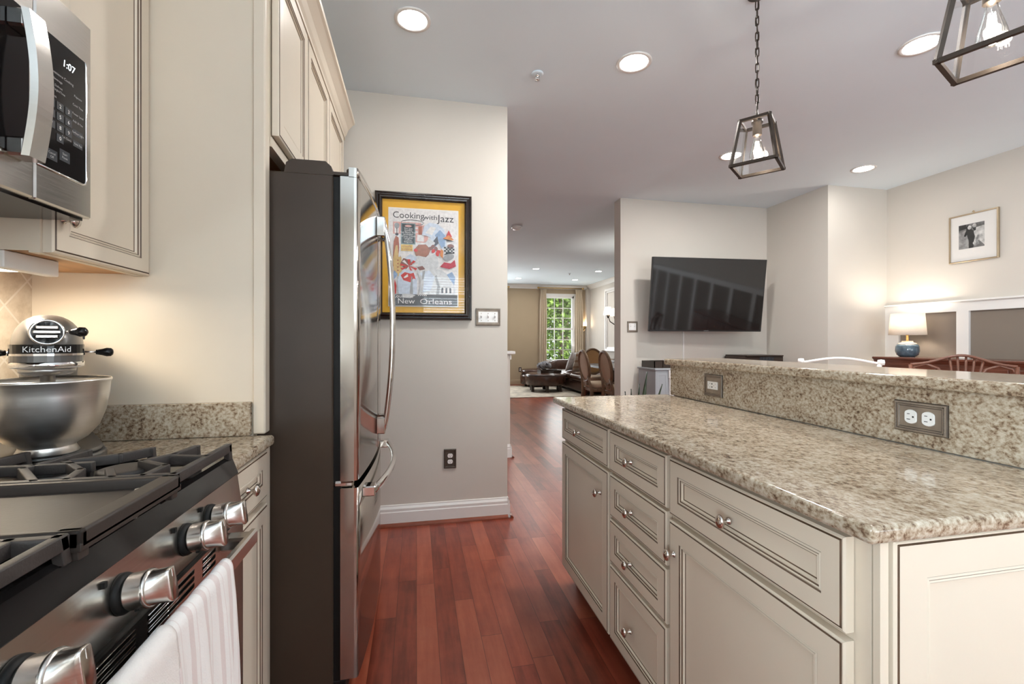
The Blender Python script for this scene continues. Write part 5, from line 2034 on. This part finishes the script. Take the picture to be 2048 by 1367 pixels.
# chandelier over that table
CHX, CHY, CHZ = 3.36, 6.75, 1.47
t = root('chandelier', (CHX, CHY, CEIL), 'chandelier with small white shades and curved arms over the far table', 'chandelier')
MB().lathe([(.06, CEIL), (.055, CEIL - .03), (.008, CEIL - .05), (.008, CHZ + .16), (.03, CHZ + .12), (.035, CHZ + .02), (.018, CHZ - .02), (.03, CHZ - .07), (0, CHZ - .10)], (CHX, CHY, 0), seg=20).build('stem', 'bronze', t)
for k in range(6):
    a = R(168 + 60 * k)
    ux, uy = math.cos(a), math.sin(a)
    rr_ = .36
    p = lambda r, z: (CHX + ux * r, CHY + uy * r, z)
    arm = MB().tube([p(.02, CHZ), p(.12, CHZ - .04), p(.24, CHZ - .03), p(.33, CHZ + .03), p(rr_, CHZ + .12)], .008, 8)
    arm.lathe([(.012, CHZ + .085), (.030, CHZ + .135), (.012, CHZ + .14), (.010, CHZ + .18), (0, CHZ + .18)], (p(rr_, 0)[0], p(rr_, 0)[1], 0), seg=14)
    arm = arm.build('arm', 'bronze', t)
    o = MB().lathe([(.078, CHZ + .135), (.045, CHZ + .262)], (p(rr_, 0)[0], p(rr_, 0)[1], 0), seg=20, caps=False).build('shade', 'shade', arm)
    l = bpy.data.lights.new('chandelier_bulb', 'POINT'); l.energy = 2.6; l.color = (1, .93, .82); l.shadow_soft_size = .02
    lo = bpy.data.objects.new('chandelier_bulb', l); lo.location = p(rr_, CHZ + .20); COL.objects.link(lo)

# brass sconce in the far corner
SC = (4.62, YF - .001, 1.50)
t = root('wall_sconce', SC, 'brass half bowl sconce glowing upward beside the right curtain', 'wall sconce')
b = MB()


def sc_fn(u, v):
    a = math.pi * v
    r = .02 + .085 * math.sin(u * math.pi / 2) ** .8
    fl = 1 + .06 * math.cos(a * 10)
    return (SC[0] + r * fl * math.cos(a), SC[1] - .005 - r * fl * math.sin(a) * .9, SC[2] - .02 + .14 * u)


b.surf(10, 41, sc_fn)
b.lathe([(0, -.06), (.012, -.05), (.02, -.02), (.022, 0)], (SC[0], SC[1] - .02, SC[2]), seg=14)
b.build('bowl', 'brass', t)
MB().blob((SC[0], SC[1] - .045, SC[2] + .07), (.025, .025, .035)).build('bulb', 'bulb_glow', t)
l = bpy.data.lights.new('sconce_bulb', 'POINT'); l.energy = 3; l.color = (1, .84, .60); l.shadow_soft_size = .03
lo = bpy.data.objects.new('sconce_bulb', l); lo.location = (SC[0], SC[1] - .05, SC[2] + .13); COL.objects.link(lo)


# curtains and rods
def curtain(x0, x1, ztop, zbot, label, seed, pleats):
    rnd = random.Random(seed)
    ph = rnd.uniform(0, 6)

    def fn(u, v):
        z = ztop + (zbot - ztop) * u
        k = .55 + .45 * min(1, u * 3)
        pinch = 1 - .25 * math.exp(-((u - .05) / .06) ** 2)
        x = x0 + (x1 - x0) * (.5 + (v - .5) * pinch) + .006 * math.sin(u * 5 + ph)
        return (x, YF - .085 + .028 * k * math.sin(v * pleats * 2 * math.pi + ph + .5 * math.sin(u * 4)), z)
    o = MB().surf(24, pleats * 10 + 1, fn).build('curtain', 'curtain')
    s = o.modifiers.new('solid', 'SOLIDIFY'); s.thickness = .003
    return tag(o, label, 'curtain')


curtain(3.335, 3.545, 2.64, .04, 'beige linen curtain panel left of the far window', 1, 4)
curtain(4.355, 4.60, 2.64, .04, 'beige linen curtain panel right of the far window, beside the sconce', 2, 4)
curtain(2.22, 2.435, 2.64, .04, 'beige curtain sliver behind the edge of the poster wall', 3, 4)


def rod(x0, x1, label):
    t = root('curtain_rod', ((x0 + x1) / 2, YF - .085, 2.665), label, 'curtain rod')
    y, z = YF - .085, 2.668
    MB().tube([(x0, y, z), (x1, y, z)], .014, 10).build('pole', 'brass', t)
    for x, s in ((x0, -1), (x1, 1)):
        MB().lathe([(.016, 0), (.022, .01), (.030, .03), (.022, .055), (0, .062)], (x, y, z), (s, 0, 0), seg=14).build('finial', 'brass', t)
    b = MB()
    for x in (x0 + .04, x1 - .04):
        b.box(x - .008, x + .008, y, YF, z - .008, z + .008)
    b.build('bracket', 'brass', t)


rod(3.33, 4.57, 'thin brass curtain rod above the far living room window')
rod(1.30, 2.43, 'brass curtain rod whose finial peeks out beside the poster wall')

# rug
o = MB().box(.9, 4.35, 9.27, 11.75, .001, .014, c=.004).build('area_rug', 'rug')
tag(o, 'pale patterned wool rug under the round ottoman', 'rug')

# round leather ottoman with tray
OX, OY = 2.99, 10.38
t = root('round_ottoman', (OX, OY, .014), 'round dark brown leather ottoman on short square legs', 'ottoman')
b = MB().lathe([(.40, .165), (.455, .172), (.475, .22), (.478, .36), (.468, .405), (.45, .425), (.40, .437), (.2, .444), (0, .440)], (OX, OY, 0), seg=48)
b.build('cushion', 'leather', t)
b = MB().tube([(OX + .472 * math.cos(2 * math.pi * i / 48), OY + .472 * math.sin(2 * math.pi * i / 48), .398) for i in range(48)], .008, 6, closed=True)
b.build('piping', 'leather_d', t)
for k in range(6):
    a = R(20 + 60 * k)
    x, y = OX + .37 * math.cos(a), OY + .37 * math.sin(a)
    MB().prism([(x - .032, y - .032), (x + .032, y - .032), (x + .032, y + .032), (x - .032, y + .032)], 'z', .0145, .175).build('leg', 'wood_dark', t)
t = root('serving_tray', (OX + .08, OY - .03, .444), 'dark wooden tray with cut out handles on the round ottoman', 'tray')
tx0, tx1, ty0, ty1 = OX - .17, OX + .33, OY - .20, OY + .14
b = MB().box(tx0, tx1, ty0, ty1, .4445, .455)
for a in ((tx0, tx0 + .012, ty0, ty1), (tx1 - .012, tx1, ty0, ty1), (tx0, tx1, ty1 - .012, ty1)):
    b.box(*a, .455, .512)
xm = (tx0 + tx1) / 2
b.box(tx0, xm - .06, ty0, ty0 + .012, .455, .512); b.box(xm + .06, tx1, ty0, ty0 + .012, .455, .512)
b.box(xm - .06, xm + .06, ty0, ty0 + .012, .455, .470); b.box(xm - .06, xm + .06, ty0, ty0 + .012, .496, .512)
b.build('tray_body', 'wood_dark', t)
t = root('dried_hydrangea', (OX - .03, OY + .02, .456), 'grey dried hydrangea heads in a dark pot on the tray', 'flowers')
MB().lathe([(.05, .456), (.06, .50), (.055, .54), (.045, .54), (0, .53)], (OX - .03, OY + .02, 0), seg=20).build('pot', 'wood_dark', t)
rnd = random.Random(4)
for k, (dx, dy, dz, r) in enumerate(((-.09, 0, .60, .085), (.02, -.03, .63, .09), (.11, .02, .60, .075), (-.01, .07, .62, .08))):
    b = MB()
    for i in range(130):
        a = rnd.uniform(0, 6.283); u = rnd.uniform(-.7, 1)
        q = Vector((math.cos(a) * math.sqrt(1 - u * u), math.sin(a) * math.sqrt(1 - u * u), u))
        c = Vector((OX - .03 + dx, OY + .02 + dy, dz)) + q * r
        d1 = q.cross(Vector((rnd.gauss(0, 1), rnd.gauss(0, 1), rnd.gauss(0, 1)))).normalized() * .022
        d2 = q.cross(d1)
        b.add([c - d1, c + d2, c + d1, c - d2], [(0, 1, 2, 3)])
    b.tube([(OX - .03, OY + .02, .53), (OX - .03 + dx, OY + .02 + dy, dz)], .004, 5)
    b.build('flower_head', 'dried', t)

# leather sectional along the right wall and under the window
t = root('leather_sectional', (4.1, 10.8, 0), 'dark brown leather sectional sofa below the far window', 'sofa')
b = MB().box(3.52, 4.68, 9.25, 12.08, .07, .30, c=.03)
b.build('base', 'leather', t)
for y0, y1 in ((9.27, 10.2), (10.21, 11.15), (11.16, 12.0)):
    b = MB().blob(((3.50 + 4.40) / 2, (y0 + y1) / 2, .365), (.47, (y1 - y0) / 2, .085), .25, 32, 12, .45)
    b.build('seat_cushion', 'leather', t)
for y0, y1 in ((9.27, 10.2), (10.21, 11.15)):
    MB().blob((4.52, (y0 + y1) / 2, .56), (.15, (y1 - y0) / 2, .22), .3, 28, 12, .5).build('back_cushion', 'leather', t)
MB().blob((4.08, 11.95, .47), (.56, .13, .22), .25, 32, 12, .5).build('back_cushion', 'leather', t)
b = MB()
for x in (3.58, 4.62):
    for y in (9.32, 11.98):
        b.box(x - .03, x + .03, y - .03, y + .03, .0145, .075)
b.build('feet', 'wood_dark', t)


t = root('leather_chaise', (3.05, 11.6, 0), 'low rounded leather chaise seat below the window, behind the round ottoman', 'sofa')
MB().lathe([(.36, .075), (.39, .09), (.40, .28), (.38, .33), (.30, .345), (0, .345)], (3.05, 11.55, 0), seg=36).build('base', 'leather', t)
MB().blob((3.05, 11.55, .40), (.39, .40, .075), 1.0, 32, 10, .5).build('seat_cushion', 'leather', t)
for k in range(4):
    a = R(45 + 90 * k)
    x, y = 3.05 + .30 * math.cos(a), 11.55 + .30 * math.sin(a)
    B(x - .03, x + .03, y - .03, y + .03, .0145, .08).build('leg', 'wood_dark', t)


def pillow(x, y, z, rz, m, label, s=.23, tilt=20):
    o = MB()
    o.X = Matrix.Translation((x, y, z)) @ Matrix.Rotation(rz, 4, 'Z') @ Matrix.Rotation(R(tilt), 4, 'X')

    def fn(u, v):
        a, c = u * 2 - 1, v * 4
        side = 1
        return (0, 0, 0)
    for sd in (-1, 1):
        def f2(u, v, sd=sd):
            a, c = u * 2 - 1, v * 2 - 1
            th = .075 * (max(0, (1 - a ** 2)) * max(0, (1 - c ** 2))) ** .45
            k = 1 + .06 * (abs(a * c))
            return (a * s * k, sd * th, c * s * k)
        o.surf(15, 15, f2)
    ob = o.build('throw_pillow', m)
    return tag(ob, label, 'pillow')


pillow(3.80, 10.15, .685, R(25), 'pillow', 'striped tan throw pillow on the sofa behind the oval back chair')
pillow(3.78, 10.75, .685, R(50), 'pillow_b', 'pale patterned throw pillow on the sofa nearest the window')
